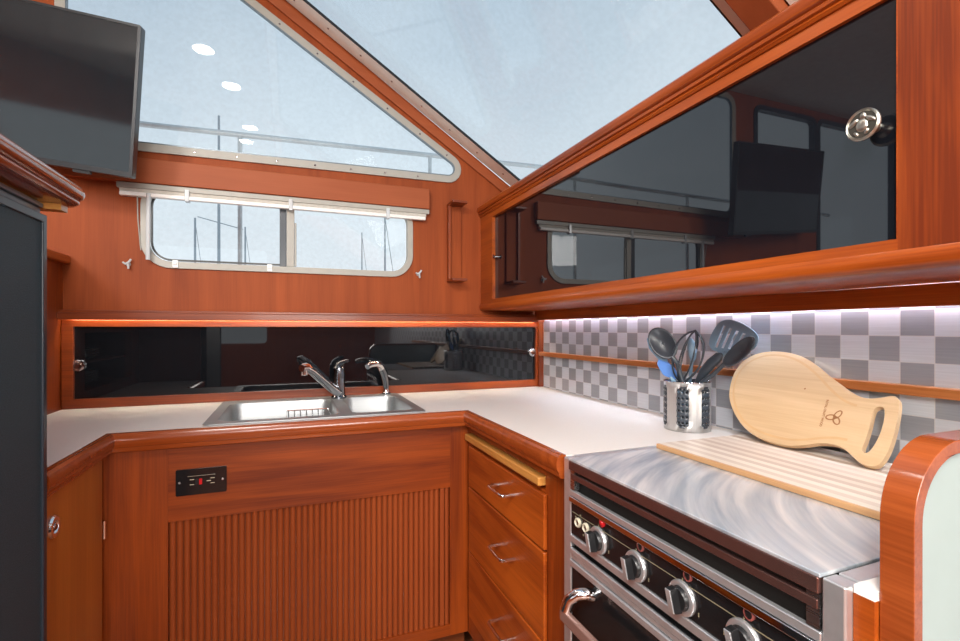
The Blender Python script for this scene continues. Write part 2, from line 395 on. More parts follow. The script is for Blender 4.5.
    def ellipsoid(s, c, ax, ay, az, n=16, m=10):
        c, ax, ay, az = Vector(c), Vector(ax), Vector(ay), Vector(az)
        rings = []
        for i in range(m+1):
            t = PI*i/m
            if i in (0, m): rings.append([s.bm.verts.new(c+az*math.cos(t))])
            else: rings.append([s.bm.verts.new(c+az*math.cos(t)+math.sin(t)*(ax*math.cos(2*PI*k/n)+ay*math.sin(2*PI*k/n))) for k in range(n)])
        for R0, R1 in zip(rings, rings[1:]):
            for k in range(n):
                k2 = (k+1) % n
                if len(R0) == 1: s._f([R0[0], R1[k], R1[k2]])
                elif len(R1) == 1: s._f([R0[k], R1[0], R0[k2]])
                else: s._f([R0[k], R1[k], R1[k2], R0[k2]])
        return s

def wloc(o):
    """eye-level location of a thing or part"""
    v = Vector(o.get('_loc', (0, 0, 0)))
    return v

LOCS = {}
def empty(name, loc, label, cat, group=None, kind=None):
    o = bpy.data.objects.new(name, None); COL.objects.link(o)
    o.empty_display_size = 0.05
    o.location = (loc[0], loc[1], loc[2]+H); LOCS[o] = Vector(loc)
    tag(o, label, cat, group, kind)
    return o

def tag(o, label=None, cat=None, group=None, kind=None):
    if label: o['label'] = label
    if cat: o['category'] = cat
    if group: o['group'] = group
    if kind: o['kind'] = kind
    return o

def obj(name, mb, mats, parent=None, loc=None, bevel=0, seg=2, sharp=35, solid=0, label=None, subd=0):
    """link the collected mesh as one object; the mesh is in eye-level coordinates"""
    bm = mb.bm
    bmesh.ops.recalc_face_normals(bm, faces=bm.faces[:])
    if parent is not None:
        base = Vector(loc) if loc is not None else LOCS[parent]
        off = base-LOCS[parent]
    else:
        base = Vector(loc) if loc is not None else Vector((0, 0, 0))
        off = base+Vector((0, 0, H))
    for v in bm.verts: v.co -= base
    me = bpy.data.meshes.new(name); bm.to_mesh(me); bm.free()
    for p in me.polygons: p.use_smooth = True
    me.set_sharp_from_angle(angle=math.radians(sharp))
    for m in (mats if isinstance(mats, (list, tuple)) else [mats]):
        me.materials.append(M[m] if isinstance(m, str) else m)
    o = bpy.data.objects.new(name, me); COL.objects.link(o)
    o.location = off; LOCS[o] = base
    if parent is not None: o.parent = parent
    if solid:
        md = o.modifiers.new('thickness', 'SOLIDIFY'); md.thickness = solid; md.offset = -1
    if bevel:
        md = o.modifiers.new('soft_edges', 'BEVEL'); md.width = bevel; md.segments = seg; md.limit_method = 'ANGLE'; md.angle_limit = math.radians(40)
        md.harden_normals = True
    if subd:
        md = o.modifiers.new('smooth', 'SUBSURF'); md.levels = subd; md.render_levels = subd
    if label: o['label'] = label
    return o

def dup(o, delta, parent=None, label=None):
    """copy a thing or part with everything under it, moved by delta"""
    c = o.copy(); COL.objects.link(c)
    LOCS[c] = LOCS[o]+Vector(delta)
    if parent is not None: c.parent = parent
    if parent is None or parent is o.parent:
        c.location = o.location+Vector(delta)
    if label: c['label'] = label
    for ch in list(o.children):
        d = ch.copy(); COL.objects.link(d); d.parent = c; LOCS[d] = LOCS[ch]+Vector(delta)
        for g in list(ch.children):
            e = g.copy(); COL.objects.link(e); e.parent = d; LOCS[e] = LOCS[g]+Vector(delta)
    return c

def arc(c, r, a0, a1, n=6):
    return [(c[0]+r*math.cos(math.radians(a0+(a1-a0)*i/n)), c[1]+r*math.sin(math.radians(a0+(a1-a0)*i/n))) for i in range(n+1)]

def roundpoly(pts, radii, n=6):
    """round each corner of a polygon"""
    out = []; L = len(pts)
    if not isinstance(radii, (list, tuple)): radii = [radii]*L
    for i in range(L):
        p = Vector(pts[i]); a = (Vector(pts[i-1])-p); b = (Vector(pts[(i+1) % L])-p); r = radii[i]
        if r <= 0: out.append(tuple(p)); continue
        la, lb = a.length, b.length; a.normalize(); b.normalize()
        th = a.angle(b)
        d = min(r/math.tan(th/2), la*0.49, lb*0.49)
        r2 = d*math.tan(th/2)
        bis = (a+b).normalized(); c = p+bis*(r2/math.sin(th/2))
        s = p+a*d-c; e = p+b*d-c
        a0 = math.atan2(s.y, s.x); a1 = math.atan2(e.y, e.x); da = a1-a0
        while da > PI: da -= 2*PI
        while da < -PI: da += 2*PI
        for k in range(n+1):
            t = a0+da*k/n
            out.append((c.x+r2*math.cos(t), c.y+r2*math.sin(t)))
    return out

def rrect(x0, x1, y0, y1, r, n=6):
    return roundpoly([(x0, y0), (x1, y0), (x1, y1), (x0, y1)], r, n)

def inset(poly, d):
    """offset a simple polygon inwards by d (outwards when negative)"""
    L = len(poly); area = sum(poly[i][0]*poly[(i+1) % L][1]-poly[(i+1) % L][0]*poly[i][1] for i in range(L))
    sg = 1 if area > 0 else -1; out = []
    for i in range(L):
        p0, p, p1 = Vector(poly[i-1]), Vector(poly[i]), Vector(poly[(i+1) % L])
        e0 = (p-p0).normalized(); e1 = (p1-p).normalized()
        n0 = Vector((-e0.y, e0.x))*sg; n1 = Vector((-e1.y, e1.x))*sg
        m = n0+n1
        if m.length < 1e-6: m = n0
        else: m = m/max(m.dot(n0), 0.35)
        out.append(tuple(p+m*d))
    return out

XZ = lambda a, b, t: (a, t, b)      # slab standing parallel to the back wall
YZ = lambda a, b, t: (t, a, b)      # slab standing parallel to the side walls
XY = lambda a, b, t: (a, b, t)      # lying slab

def struct(name, mb, mats, **kw):
    o = obj(name, mb, mats, **kw); o['kind'] = 'structure'; return o

# ------------------------------------------------------------------ the setting
YB, XR = 2.2, 1.192                   # back wall and right (tiled) wall planes
SL, S0 = -0.6437, 1.378               # raked windshield plane: z = S0 + SL*x
CZ = 1.455                            # headliner
WN = Vector((-SL, 0, 1)).normalized() # its outward normal

def raked(a, b, t):
    return (a+WN.x*t, b, S0+SL*a+WN.z*t)

# triangular side window opening (x, z) and the sliding window opening
tri = roundpoly([(-0.76, 0.708), (0.815, 0.727), (-0.276, 1.402), (-0.76, 1.402)], [0.05, 0.035, 0.05, 0.05], 8)
sld = rrect(-0.505, 0.502, 0.262, 0.548, 0.075, 8)
w4 = rrect(-1.50, -0.98, 1.08, 1.38, 0.03, 4)
w5 = rrect(-2.35, -1.56, -0.35, 1.38, 0.03, 4)

mb = MB()
mb.slab([(-2.8, -H), (1.26, -H), (1.26, S0+SL*1.26-0.01), (-0.12, CZ), (-2.8, CZ)], [inset(tri, -0.012), inset(sld, -0.012), inset(w4, -0.01), inset(w5, -0.01)], XZ, YB, YB+0.014)
struct('wall_back', mb, 'teak_wall')
struct('wall_right', MB().slab([(-3, -H), (2.2, -H), (2.2, 0.60), (-3, 0.60)], [], YZ, XR, XR+0.05), 'tile')
# far saloon walls (behind the viewer), each with big openings
struct('wall_rear', MB().slab([(-2.8, -H), (1.26, -H), (1.26, S0+SL*1.26), (-0.12, CZ), (-2.8, CZ)], [rrect(-2.2, -0.3, -0.2, 1.1, 0.05)], XZ, -3.05, -3.0), 'teak_wall')
struct('wall_left', MB().slab([(-3.05, -H), (2.25, -H), (2.25, CZ), (-3.05, CZ)], [rrect(-2.3, -0.3, 0.15, 1.0, 0.05), rrect(0.1, 1.7, 0.15, 1.0, 0.05)], YZ, -2.85, -2.8), 'teak_wall')
struct('floor', MB().box(-2.85, 1.25, -3.05, 2.25, -H-0.04, -H), 'floor')
struct('ceiling', MB().box(-2.85, -0.115, -3.05, 2.25, CZ, CZ+0.04), 'ceiling')

# raked windshield surround: two glazed openings either side of a beam
p1 = roundpoly([(1.10, 0.864), (1.10, 2.098), (-0.06, 2.098), (-0.06, 0.864)], 0.04)
p2 = roundpoly([(1.10, -0.55), (1.10, 0.705), (-0.06, 0.705), (-0.06, -0.55)], 0.04)
p1o, p2o = inset(p1, -0.045), inset(p2, -0.038)
p1o = [(a, min(b, 2.186)) for a, b in inset(p1, -0.0)]
p1o = roundpoly([(1.15, 0.826), (1.15, 2.19), (-0.10, 2.19), (-0.10, 0.826)], 0.03)
mb = MB(); mb.slab([(1.26, -3.0), (1.26, 2.2), (-0.115, 2.2), (-0.115, -3.0)], [inset(p1, -0.02), inset(p2, -0.02)], raked, 0.0, 0.012)
struct('trim_1', mb, 'teak_pale')

w3 = empty('window_3', (0.5, 1.5, 1.05), None, None, kind='structure')
obj('window_frame', MB().slab(p1o, [p1], raked, -0.008, 0.0), 'cream_lit', w3)
obj('glass_pane', MB().slab(inset(p1, -0.015), [], raked, 0.002, 0.007), 'glass', w3)
gasket = MB(); gasket.slab(inset(p1, -0.001), [inset(p1, 0.0035)], raked, -0.0085, 0.0015); obj('gasket', gasket, 'black', w3)
def screw_at(p, n, parent, first=[None]):
    if first[0] is None:
        first[0] = True
    m = MB(); m.lathe([(0, 0.0016), (0.003, 0.0014), (0.0042, 0.0004), (0.0044, -0.001)], p, n, 10)
    return obj('screw', m, 'dark_steel', parent, loc=p)
for a in [0.02+0.135*i for i in range(8)]:
    screw_at(raked(a, 2.145, -0.008), -WN, w3)
for a in (0.93, 1.05): screw_at(raked(a, 0.845, -0.008), -WN, w3)
w6 = empty('window_4', (0.5, 0.0, 1.05), None, None, kind='structure')
obj('window_frame', MB().slab(p2o, [p2], raked, -0.008, 0.0), 'cream_lit', w6)
obj('glass_pane', MB().slab(inset(p2, -0.015), [], raked, 0.002, 0.007), 'glass', w6)
# deep wooden beam down the middle of the windshield
struct('trim_2', MB().slab([(1.14, 0.748), (1.14, 0.824), (-0.11, 0.824), (-0.11, 0.748)], [], raked, -0.035, 0.0), 'teak_pale', bevel=0.004)
# ridge strip where side wall and windshield meet (follows the slope on the wall face)
def diag(a, b, t): return (a, t, S0+SL*a+b)
struct('trim_3', MB().slab([(-0.115, -0.072), (1.05, -0.072), (1.09, -0.020), (-0.115, -0.020)], [], diag, YB-0.012, YB), 'teak_pale', bevel=0.005)

# triangular side window
w1 = empty('window_1', (0, YB, 0.7), None, None, kind='structure')
obj('window_frame', MB().slab(inset(tri, -0.032), [tri], XZ, YB-0.009, YB-0.0005)  .slab(inset(tri, -0.0115), [tri], XZ, YB-0.0005, YB+0.006), 'cream', w1, bevel=0.002)
obj('glass_pane', MB().slab(inset(tri, -0.0105), [], XZ, YB+0.0065, YB+0.011), 'glass', w1)
obj('gasket', MB().slab(inset(tri, -0.001), [inset(tri, 0.0035)], XZ, YB-0.0095, YB+0.006), 'grey_trim', w1)
for a in (-0.35, -0.2, -0.05, 0.1, 0.25, 0.4, 0.55):
    screw_at((a, YB-0.009, 0.696+0.0092*(a+0.5)), (0, -1, 0), w1)
for a in (-0.05, 0.1, 0.25, 0.4, 0.55, 0.68):
    z = 1.402-0.6187*(a+0.276)
    screw_at((a+0.010, YB-0.009, z+0.012), (0, -1, 0), w1)

# sliding side window
w2 = empty('window_2', (0, YB, 0.25), None, None, kind='structure')
obj('window_frame', MB().slab(inset(sld, -0.026), [sld], XZ, YB-0.009, YB-0.0005).slab(inset(sld, -0.0115), [sld], XZ, YB-0.0005, YB+0.022), 'cream', w2, bevel=0.002)
lp = roundpoly([(-0.50, 0.266), (-0.015, 0.266), (-0.015, 0.544), (-0.50, 0.544)], [0.07, 0, 0, 0.07], 8)
rp = roundpoly([(0.019, 0.266), (0.498, 0.266), (0.498, 0.544), (0.019, 0.544)], [0, 0.07, 0.07, 0], 8)
obj('glass_pane', MB().slab(lp, [], XZ, YB+0.005, YB+0.009), 'glass', w2)
obj('glass_pane', MB().slab(rp, [], XZ, YB+0.014, YB+0.018), 'glass', w2)
obj('sash_gasket', MB().slab(lp, [inset(lp, 0.007)], XZ, YB+0.002, YB+0.012), 'black', w2)
obj('sash_stile', MB().box(-0.040, -0.014, YB-0.001, YB+0.0135, 0.262, 0.548), 'fridge_trim', w2, bevel=0.002)
obj('mullion', MB().box(-0.0135, 0.018, YB-0.004, YB+0.022, 0.262, 0.548), 'cream', w2, bevel=0.003)
obj('sash_rail', MB().box(0.0185, 0.026, YB+0.002, YB+0.0135, 0.266, 0.45), 'cream', w2, bevel=0.002)
for x in (-0.415, -0.078):
    obj('clip', MB().box(x-0.010, x+0.010, YB-0.014, YB-0.008, 0.238, 0.268).box(x-0.006, x+0.006, YB-0.018, YB-0.013, 0.250, 0.262), 'white_plastic', w2, bevel=0.002, label='white plastic clip')

# windows further along the same side, seen mirrored in the black cabinet glass
for nm, w in (('window_5', w4), ('window_6', w5)):
    e = empty(nm, (w[0][0], YB, 0.5), None, None, kind='structure')
    obj('window_frame', MB().slab(inset(w, -0.03), [w], XZ, YB-0.008, YB-0.0005).slab(inset(w, -0.01), [w], XZ, YB-0.0005, YB+0.03), 'fridge_trim', e)
    obj('glass_pane', MB().slab(inset(w, -0.004), [], XZ, YB+0.02, YB+0.025), 'glass', e)

# wood trims on the back wall
struct('trim_4', MB().slab([(-0.775, 0.034), (1.19, 0.034), (1.19, 0.060), (-0.775, 0.060)], [], XZ, YB-0.048, YB-0.036).slab([(-0.775, 0.056), (1.19, 0.056), (1.19, 0.060), (-0.775, 0.060)], [], XZ, YB-0.036, YB-0.0005).slab([(-0.775, 0.060), (1.19, 0.060), (1.19, 0.070), (-0.775, 0.070)], [], XZ, YB-0.034, YB), 'teak_x', bevel=0.003)
struct('trim_5', MB().box(-0.80, 0.600, YB-0.036, YB-0.001, 0.552, 0.645), 'teak_pale', bevel=0.004)   # valance board
# low partition on the left with its ledge, and an open plate niche facing the galley
struct('trim_6', MB().slab([(1.23, -H), (2.2, -H), (2.2, 0.235), (1.23, 0.235)], [[(1.36, -0.25), (1.98, -0.25), (1.98, -0.015), (1.36, -0.015)]], YZ, -0.80, -0.77), 'teak_z')
struct('trim_7', MB().box(-0.82, -0.745, 1.28, 2.2, 0.236, 0.268), 'teak_y', bevel=0.008, seg=3)
niche = empty('plate_shelf', (-0.9, 1.67, -0.25), 'dark wooden niche with one shelf holding plates in the low partition', 'shelf')
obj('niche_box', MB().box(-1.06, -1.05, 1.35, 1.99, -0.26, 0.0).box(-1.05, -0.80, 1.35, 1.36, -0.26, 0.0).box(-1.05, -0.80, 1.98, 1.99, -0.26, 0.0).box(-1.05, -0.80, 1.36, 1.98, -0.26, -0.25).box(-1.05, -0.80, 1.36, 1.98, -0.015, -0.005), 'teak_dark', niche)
obj('shelf_board', MB().box(-1.05, -0.80, 1.36, 1.98, -0.145, -0.135), 'teak_x', niche)
pl = None
for (y, z0, n) in ((1.72, -0.25, 6), (1.70, -0.135, 4)):
    for k in range(n):
        if pl is None:
            m = MB(); m.lathe([(0, 0.0), (0.055, 0.0), (0.062, 0.004), (0.105, 0.016), (0.107, 0.018), (0.104, 0.019), (0.060, 0.008), (0, 0.007)], (-0.915, y, z0), (0, 0, 1), 32)
            pl = tag(obj('plate', m, 'china', loc=(-0.915, y, z0)), 'white plate in the stacks on the niche shelf behind the fridge', 'plate', 'plates stacked in the niche'); q0 = (y, z0)
        else:
            dup(pl, (0, y-q0[0], z0+0.0095*k-q0[1]))

# ------------------------------------------------------------------ back sliding cupboard under the window
bc = empty('sliding_cupboard', (0.2, YB, -0.292), 'long low teak-framed cupboard with black glass sliding doors behind the sink', 'cupboard')
obj('frame', MB().slab([(-0.768, -0.2905), (1.19, -0.2905), (1.19, 0.033), (-0.768, 0.033)], [[(-0.733, -0.256), (1.160, -0.256), (1.160, 0.008), (-0.733, 0.008)]], XZ, YB-0.022, YB-0.001), 'teak_x', bc, bevel=0.002)
d = obj('sliding_door', MB().box(-0.733, 0.33, YB-0.0085, YB-0.0055, -0.256, 0.008), 'black_acrylic', bc)
k = MB(); k.lathe([(0, 0.012), (0.013, 0.013), (0.020, 0.011), (0.022, 0.006), (0.021, 0.0)], (-0.720, YB-0.0085, -0.134), (0, -1, 0), 24); obj('finger_pull', k, 'chrome', d)
k = MB(); k.lathe([(0, 0.0145), (0.011, 0.0142), (0.0125, 0.012)], (-0.720, YB-0.0085, -0.134), (0, -1, 0), 20)
obj('pull_disc', k, 'dark_steel', d)
d = obj('sliding_door', MB().box(0.31, 1.160, YB-0.0050, YB-0.002, -0.256, 0.008), 'black_acrylic', bc)
k = MB(); k.lathe([(0, 0.012), (0.013, 0.013), (0.020, 0.011), (0.022, 0.006), (0.021, 0.0)], (1.143, YB-0.005, -0.118), (0, -1, 0), 24); obj('finger_pull', k, 'chrome', d)
k = MB(); k.lathe([(0, 0.0145), (0.011, 0.0142), (0.0125, 0.012)], (1.143, YB-0.005, -0.118), (0, -1, 0), 20)
obj('pull_disc', k, 'dark_steel', d)
tag(obj('led_strip', MB().box(-0.74, 1.15, YB-0.0345, YB-0.0235, 0.046, 0.0555), 'led_warm', loc=(0.2, YB-0.035, 0.03)), 'warm light strip tucked under the ledge above the long cupboard', 'light strip')

# ------------------------------------------------------------------ worktop
ct = empty('countertop', (0.2, 1.9, -0.33), 'U-shaped cream laminate worktop with a varnished teak front edge', 'worktop')
sinkcut = [(-0.228, 1.672), (0.430, 1.672), (0.430, 2.145), (-0.228, 2.145)]
mb = MB(); mb.slab([(-0.769, 1.226), (-0.475, 1.226), (-0.475, 1.638), (0.595, 1.638), (0.595, 0.972), (1.191, 0.972), (1.191, 2.199), (-0.769, 2.199)], [sinkcut], XY, -0.330, -0.292)
obj('laminate_top', mb, 'laminate', ct)
prof = [(0.0, -0.291), (0.006, -0.2912), (0.0075, -0.2945), (0.009, -0.2912), (0.015, -0.2915), (0.021, -0.296), (0.0245, -0.304), (0.025, -0.313), (0.024, -0.322), (0.021, -0.329), (0.018, -0.3305), (0.018, -0.336), (0.016, -0.343), (0.010, -0.346), (0.0, -0.346)]
mb = MB(); mb.sweep([(-0.475, 1.226), (-0.475, 1.638), (0.595, 1.638), (0.595, 0.973)], prof)
obj('edge_molding', mb, 'teak_trim', ct, sharp=25)
# short end of the worktop beyond the stove
ce = empty('countertop_end', (0.85, 0.345, -0.33), 'small cream worktop sliver with teak edge between stove and rounded bulkhead', 'worktop')
obj('laminate_top', MB().box(0.597, 1.19, 0.337, 0.3585, -0.2995, -0.290), 'laminate', ce)
obj('front_panel', MB().box(0.596, 0.608, 0.337, 0.3585, -H, -0.300), 'teak_y', ce)

# ------------------------------------------------------------------ sink
sk = empty('kitchen_sink', (0.1, 1.9, -0.29), 'stainless double-bowl sink let into the worktop below the window', 'sink')
big = rrect(-0.212, 0.160, 1.690, 2.078, 0.045, 6)
small = rrect(0.200, 0.418, 1.694, 2.088, 0.045, 6)
obj('rim', MB().slab(rrect(-0.246, 0.446, 1.650, 2.163, 0.02, 4), [big, small], XY, -0.2915, -0.2865), 'steel_sink', sk, bevel=0.002)
def bowl(loop, depth):
    m = MB(); prev = None
    cx = sum(p[0] for p in loop)/len(loop); cy = sum(p[1] for p in loop)/len(loop)
    for ins, z in ((0.0, -0.2866), (0.003, -0.292), (0.006, -0.31), (0.012, -0.292-depth+0.035), (0.022, -0.292-depth+0.012), (0.045, -0.292-depth)):
        l = inset(loop, ins); ring = [m.bm.verts.new((p[0], p[1], z)) for p in l]
        if prev:
            for i in range(len(ring)):
                j = (i+1) % len(ring); m._f([prev[i], prev[j], ring[j], ring[i]])
        prev = ring
    m._f(prev)
    m.lathe([(0.0, -0.292-depth+0.001), (0.024, -0.292-depth+0.001), (0.034, -0.292-depth+0.0035), (0.036, -0.292-depth)], (cx, cy, 0), (0, 0, 1), 20)
    return m
obj('bowl', bowl(big, 0.16), 'steel_sink', sk)
obj('bowl', bowl(small, 0.13), 'steel_sink', sk)
# wire rack on the big bowl's right
rk = MB()
for i in range(7):
    x = -0.005+i*0.022
    rk.tube([(x, 1.80, -0.318), (x, 1.80, -0.37), (x, 2.03, -0.37), (x, 2.03, -0.318)], 0.0016, 6)
rk.tube([(-0.012, 1.80, -0.318), (0.142, 1.80, -0.318), (0.142, 2.03, -0.318), (-0.012, 2.03, -0.318)], 0.0022, 6, closed=True)
tag(obj('wire_rack', rk, 'chrome', loc=(0.06, 1.91, -0.37)), 'small chrome wire basket hanging inside the large sink bowl', 'wire basket')

fa = empty('mixer_tap', (0.19, 2.095, -0.2865), 'dark chrome mixer tap with long angled spout between the sink bowls', 'tap')
m = MB(); m.lathe([(0.031, 0.0), (0.031, 0.006), (0.026, 0.012), (0.024, 0.05), (0.025, 0.10), (0.023, 0.125), (0.016, 0.133), (0.0, 0.135)], (0.19, 2.095, -0.2865), (0, 0, 1), 24)
obj('body', m, 'gunmetal', fa)
m = MB(); m.tube([(0.184, 2.075, -0.262), (0.150, 2.035, -0.232), (0.112, 1.99, -0.194), (0.078, 1.945, -0.160), (0.055, 1.915, -0.143), (0.040, 1.898, -0.144)], [0.018, 0.018, 0.017, 0.0165, 0.017, 0.014], 14)
m.lathe([(0.0, 0.0), (0.011, 0.0), (0.012, 0.004), (0.012, 0.028), (0, 0.03)], (0.050, 1.909, -0.172), (0, 0, 1), 14)
obj('spout', m, 'chrome', fa)
m = MB(); m.tube([(0.188, 2.098, -0.158), (0.194, 2.090, -0.145), (0.212, 2.074, -0.133), (0.228, 2.060, -0.130)], [0.019, 0.016, 0.010, 0.007], 14, flat=0.75)
obj('lever', m, 'gunmetal', fa)
so = empty('soap_tap', (0.392, 2.125, -0.2865), 'small black and chrome hooked spray tap behind the small sink bowl', 'tap')
m = MB(); m.lathe([(0.024, 0.0), (0.024, 0.006), (0.016, 0.010), (0.012, 0.022), (0.011, 0.03), (0, 0.031)], (0.392, 2.125, -0.2865), (0, 0, 1), 20); obj('base', m, 'chrome', so)
m = MB(); m.tube([(0.392, 2.125, -0.258), (0.388, 2.118, -0.225), (0.378, 2.108, -0.190), (0.366, 2.095, -0.168)], [0.012, 0.015, 0.017, 0.016], 14); obj('handset', m, 'gunmetal', so)
m = MB(); m.tube([(0.368, 2.098, -0.172), (0.355, 2.082, -0.152), (0.335, 2.06, -0.146), (0.306, 2.032, -0.150), (0.296, 2.022, -0.156)], [0.016, 0.016, 0.0145, 0.012, 0.011], 14); obj('spray_head', m, 'chrome', so)

# ------------------------------------------------------------------ sink cabinet with tambour
sc = empty('sink_cabinet', (0.06, 1.67, -H), 'teak cabinet front under the sink with a ribbed tambour panel', 'cabinet')
obj('top_rail', MB().box(-0.333, 0.535, 1.660, 1.678, -0.568, -0.331), 'teak_x', sc)
obj('stile', MB().box(-0.495, -0.3333, 1.660, 1.678, -1.1, -0.331), 'teak_z', sc)
obj('stile', MB().box(0.5353, 0.603, 1.660, 1.678, -1.1, -0.331), 'teak_z', sc)
obj('bottom_rail', MB().box(-0.333, 0.535, 1.660, 1.678, -1.1, -1.06), 'teak_x', sc)
m = MB(); n = 47; w = 0.868/n
for i in range(n):
    x = -0.333+w*(i+0.5)
    if 0.496 < x < 0.518: continue
    q = [(x-w*0.47, 1.675), (x-w*0.40, 1.6695), (x-w*0.2, 1.6668), (x, 1.666), (x+w*0.2, 1.6668), (x+w*0.40, 1.6695), (x+w*0.47, 1.675)]
    m.slab(q, [], lambda a, b, t: (a, b, t), -1.06, -0.569)
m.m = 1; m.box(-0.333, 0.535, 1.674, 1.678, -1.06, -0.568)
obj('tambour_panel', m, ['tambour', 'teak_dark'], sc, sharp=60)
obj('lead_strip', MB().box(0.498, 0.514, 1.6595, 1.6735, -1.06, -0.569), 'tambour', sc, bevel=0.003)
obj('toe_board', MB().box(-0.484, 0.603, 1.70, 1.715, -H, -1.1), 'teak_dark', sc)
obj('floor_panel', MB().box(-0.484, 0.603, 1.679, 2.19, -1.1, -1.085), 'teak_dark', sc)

el = empty('power_outlet', (-0.245, 1.655, -0.455), 'black double power outlet plate with a red button on the sink cabinet', 'outlet')
m = MB(); m.slab(rrect(-0.313, -0.179, -0.493, -0.416, 0.004, 3), [], XZ, 1.653, 1.6598); obj('cover_plate', m, 'black_panel', el, bevel=0.0025)
obj('receptacle', MB().slab(rrect(-0.283, -0.208, -0.472, -0.436, 0.003, 3), [], XZ, 1.6515, 1.653), 'black_panel', el, bevel=0.0008)
m = MB()
for x in (-0.276, -0.222):
    for z in (-0.462, -0.447): m.box(x, x+0.011, 1.6508, 1.6516, z-0.0009, z+0.0009)
m.box(-0.232, -0.221, 1.6508, 1.6516, -0.4555, -0.4535)
m.box(-0.282, -0.209, 1.6509, 1.6516, -0.4372, -0.4366)
obj('slots', m, 'ivory', el)
obj('test_button', MB().box(-0.252, -0.244, 1.6495, 1.6516, -0.463, -0.446), 'red', el, bevel=0.0006)
obj('reset_button', MB().box(-0.262, -0.254, 1.6500, 1.6516, -0.463, -0.446), 'black', el, bevel=0.0006)
for x in (-0.303, -0.190):
    m = MB(); m.lathe([(0, 0.0015), (0.003, 0.001), (0.0035, 0)], (x, 1.653, -0.454), (0, -1, 0), 10); obj('screw', m, 'steel', el)

# ------------------------------------------------------------------ drawer unit
du = empty('drawer_cabinet', (0.62, 1.32, -H), 'tall narrow teak drawer cabinet between the sink and the stove', 'cabinet')
mb = MB(); mb.slab([(0.972, -1.1), (1.659, -1.1), (1.659, -0.331), (0.972, -0.331)], [[(1.085, -0.409), (1.652, -0.409), (1.652, -0.372), (1.085, -0.372)]], YZ, 0.604, 0.622)
obj('face_frame', mb, 'teak_z', du)
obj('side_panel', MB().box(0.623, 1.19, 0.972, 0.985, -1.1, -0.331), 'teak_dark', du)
obj('slot_shade', MB().box(0.645, 0.66, 1.07, 1.66, -0.42, -0.36), 'recess_shade', du)  # dark sheet added behind the slot to stand for its shade
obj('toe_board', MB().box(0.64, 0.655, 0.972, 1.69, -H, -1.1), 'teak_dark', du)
hd = None
for zt, zb, hz in ((-0.416, -0.557, -0.470), (-0.562, -0.787, -0.652), (-0.792, -1.02, -0.878)):
    dr = obj('drawer', MB().box(0.592, 0.6035, 1.073, 1.626, zb, zt), 'teak_y', du, loc=(0.598, 1.35, (zb+zt)/2), bevel=0.004)
    m = MB(); hy0, hy1 = 1.245, 1.345
    m.tube([(0.592, hy0, hz), (0.560, hy0, hz), (0.555, hy0+0.001, hz), (0.552, hy0+0.006, hz), (0.552, hy1-0.006, hz), (0.555, hy1-0.001, hz), (0.560, hy1, hz), (0.592, hy1, hz)], 0.0042, 10)
    obj('handle', m, 'chrome', dr, label='chrome wire handle')
pb = MB(); pb.box(0.586, 0.640, 1.090, 1.648, -0.4005, -0.3765)
tag(obj('pull_out_board', pb, 'amber_wood', loc=(0.6, 1.37, -0.40), bevel=0.005, seg=3), 'pale amber pull-out board slid in above the top drawer', 'board')

# ------------------------------------------------------------------ left cabinet
lc = empty('base_cabinet', (-0.50, 1.47, -H), 'amber teak cabinet below the worktop beside the dark fridge', 'cabinet')
mb = MB(); mb.slab([(1.226, -1.1), (1.659, -1.1), (1.659, -0.331), (1.226, -0.331)], [], YZ, -0.513, -0.4965)
obj('face_frame', mb, 'teak_z', lc)
dr = obj('door', MB().box(-0.496, -0.483, 1.232, 1.632, -1.08, -0.356), 'teak_door', lc, bevel=0.003)
m = MB(); m.lathe([(0.0, 0.004), (0.012, 0.003), (0.014, 0.007), (0.022, 0.007), (0.025, 0.003), (0.025, 0)], (-0.483, 1.325, -0.432), (1, 0, 0), 24); obj('ring_latch', m, 'chrome', dr)
m = MB(); m.ellipsoid((-0.479, 1.325, -0.432), (0, 0.008, 0), (0, 0, 0.009), (0.006, 0, 0)); obj('latch_button', m, 'dark_steel', dr)
m = MB(); m.tube([(-0.482, 1.641, -0.585), (-0.482, 1.641, -0.535)], 0.005, 10); m.box(-0.4963, -0.482, 1.633, 1.650, -0.582, -0.538); obj('hinge', m, 'chrome', lc)
obj('toe_board', MB().box(-0.54, -0.525, 1.226, 1.69, -H, -1.1), 'teak_dark', lc)

# ------------------------------------------------------------------ fridge in its tall cabinet
fr = empty('fridge', (-0.72, 0.89, -H), 'tall dark textured fridge at the left edge beside the worktop', 'fridge')
obj('body', MB().box(-1.00, -0.475, 0.56, 1.204, -H, 0.221), 'black', fr)
obj('door_panel', MB().box(-0.4745, -0.451, 0.58, 1.189, -1.12, 0.209), 'fridge', fr)
mb = MB(); mb.slab([(0.564, -1.13), (1.205, -1.13), (1.205, 0.224), (0.564, 0.224)], [[(0.582, -1.11), (1.189, -1.11), (1.189, 0.208), (0.582, 0.208)]], YZ, -0.4745, -0.4465)
obj('door_frame', mb, 'fridge_trim', fr, bevel=0.002)
obj('vent_trim', MB().box(-0.52, -0.456, 0.56, 1.202, 0.225, 0.237).box(-0.52, -0.450, 0.56, 1.199, 0.2375, 0.246), 'grey_trim', fr, bevel=0.002)
fc = empty('fridge_surround', (-0.72, 0.85, 0.247), 'glossy bullnosed teak shelf cap over the dark fridge', 'shelf')
capl = roundpoly([(-1.02, 0.33), (-0.392, 0.33), (-0.392, 1.268), (-1.02, 1.268)], [0, 0, 0.05, 0], 10)
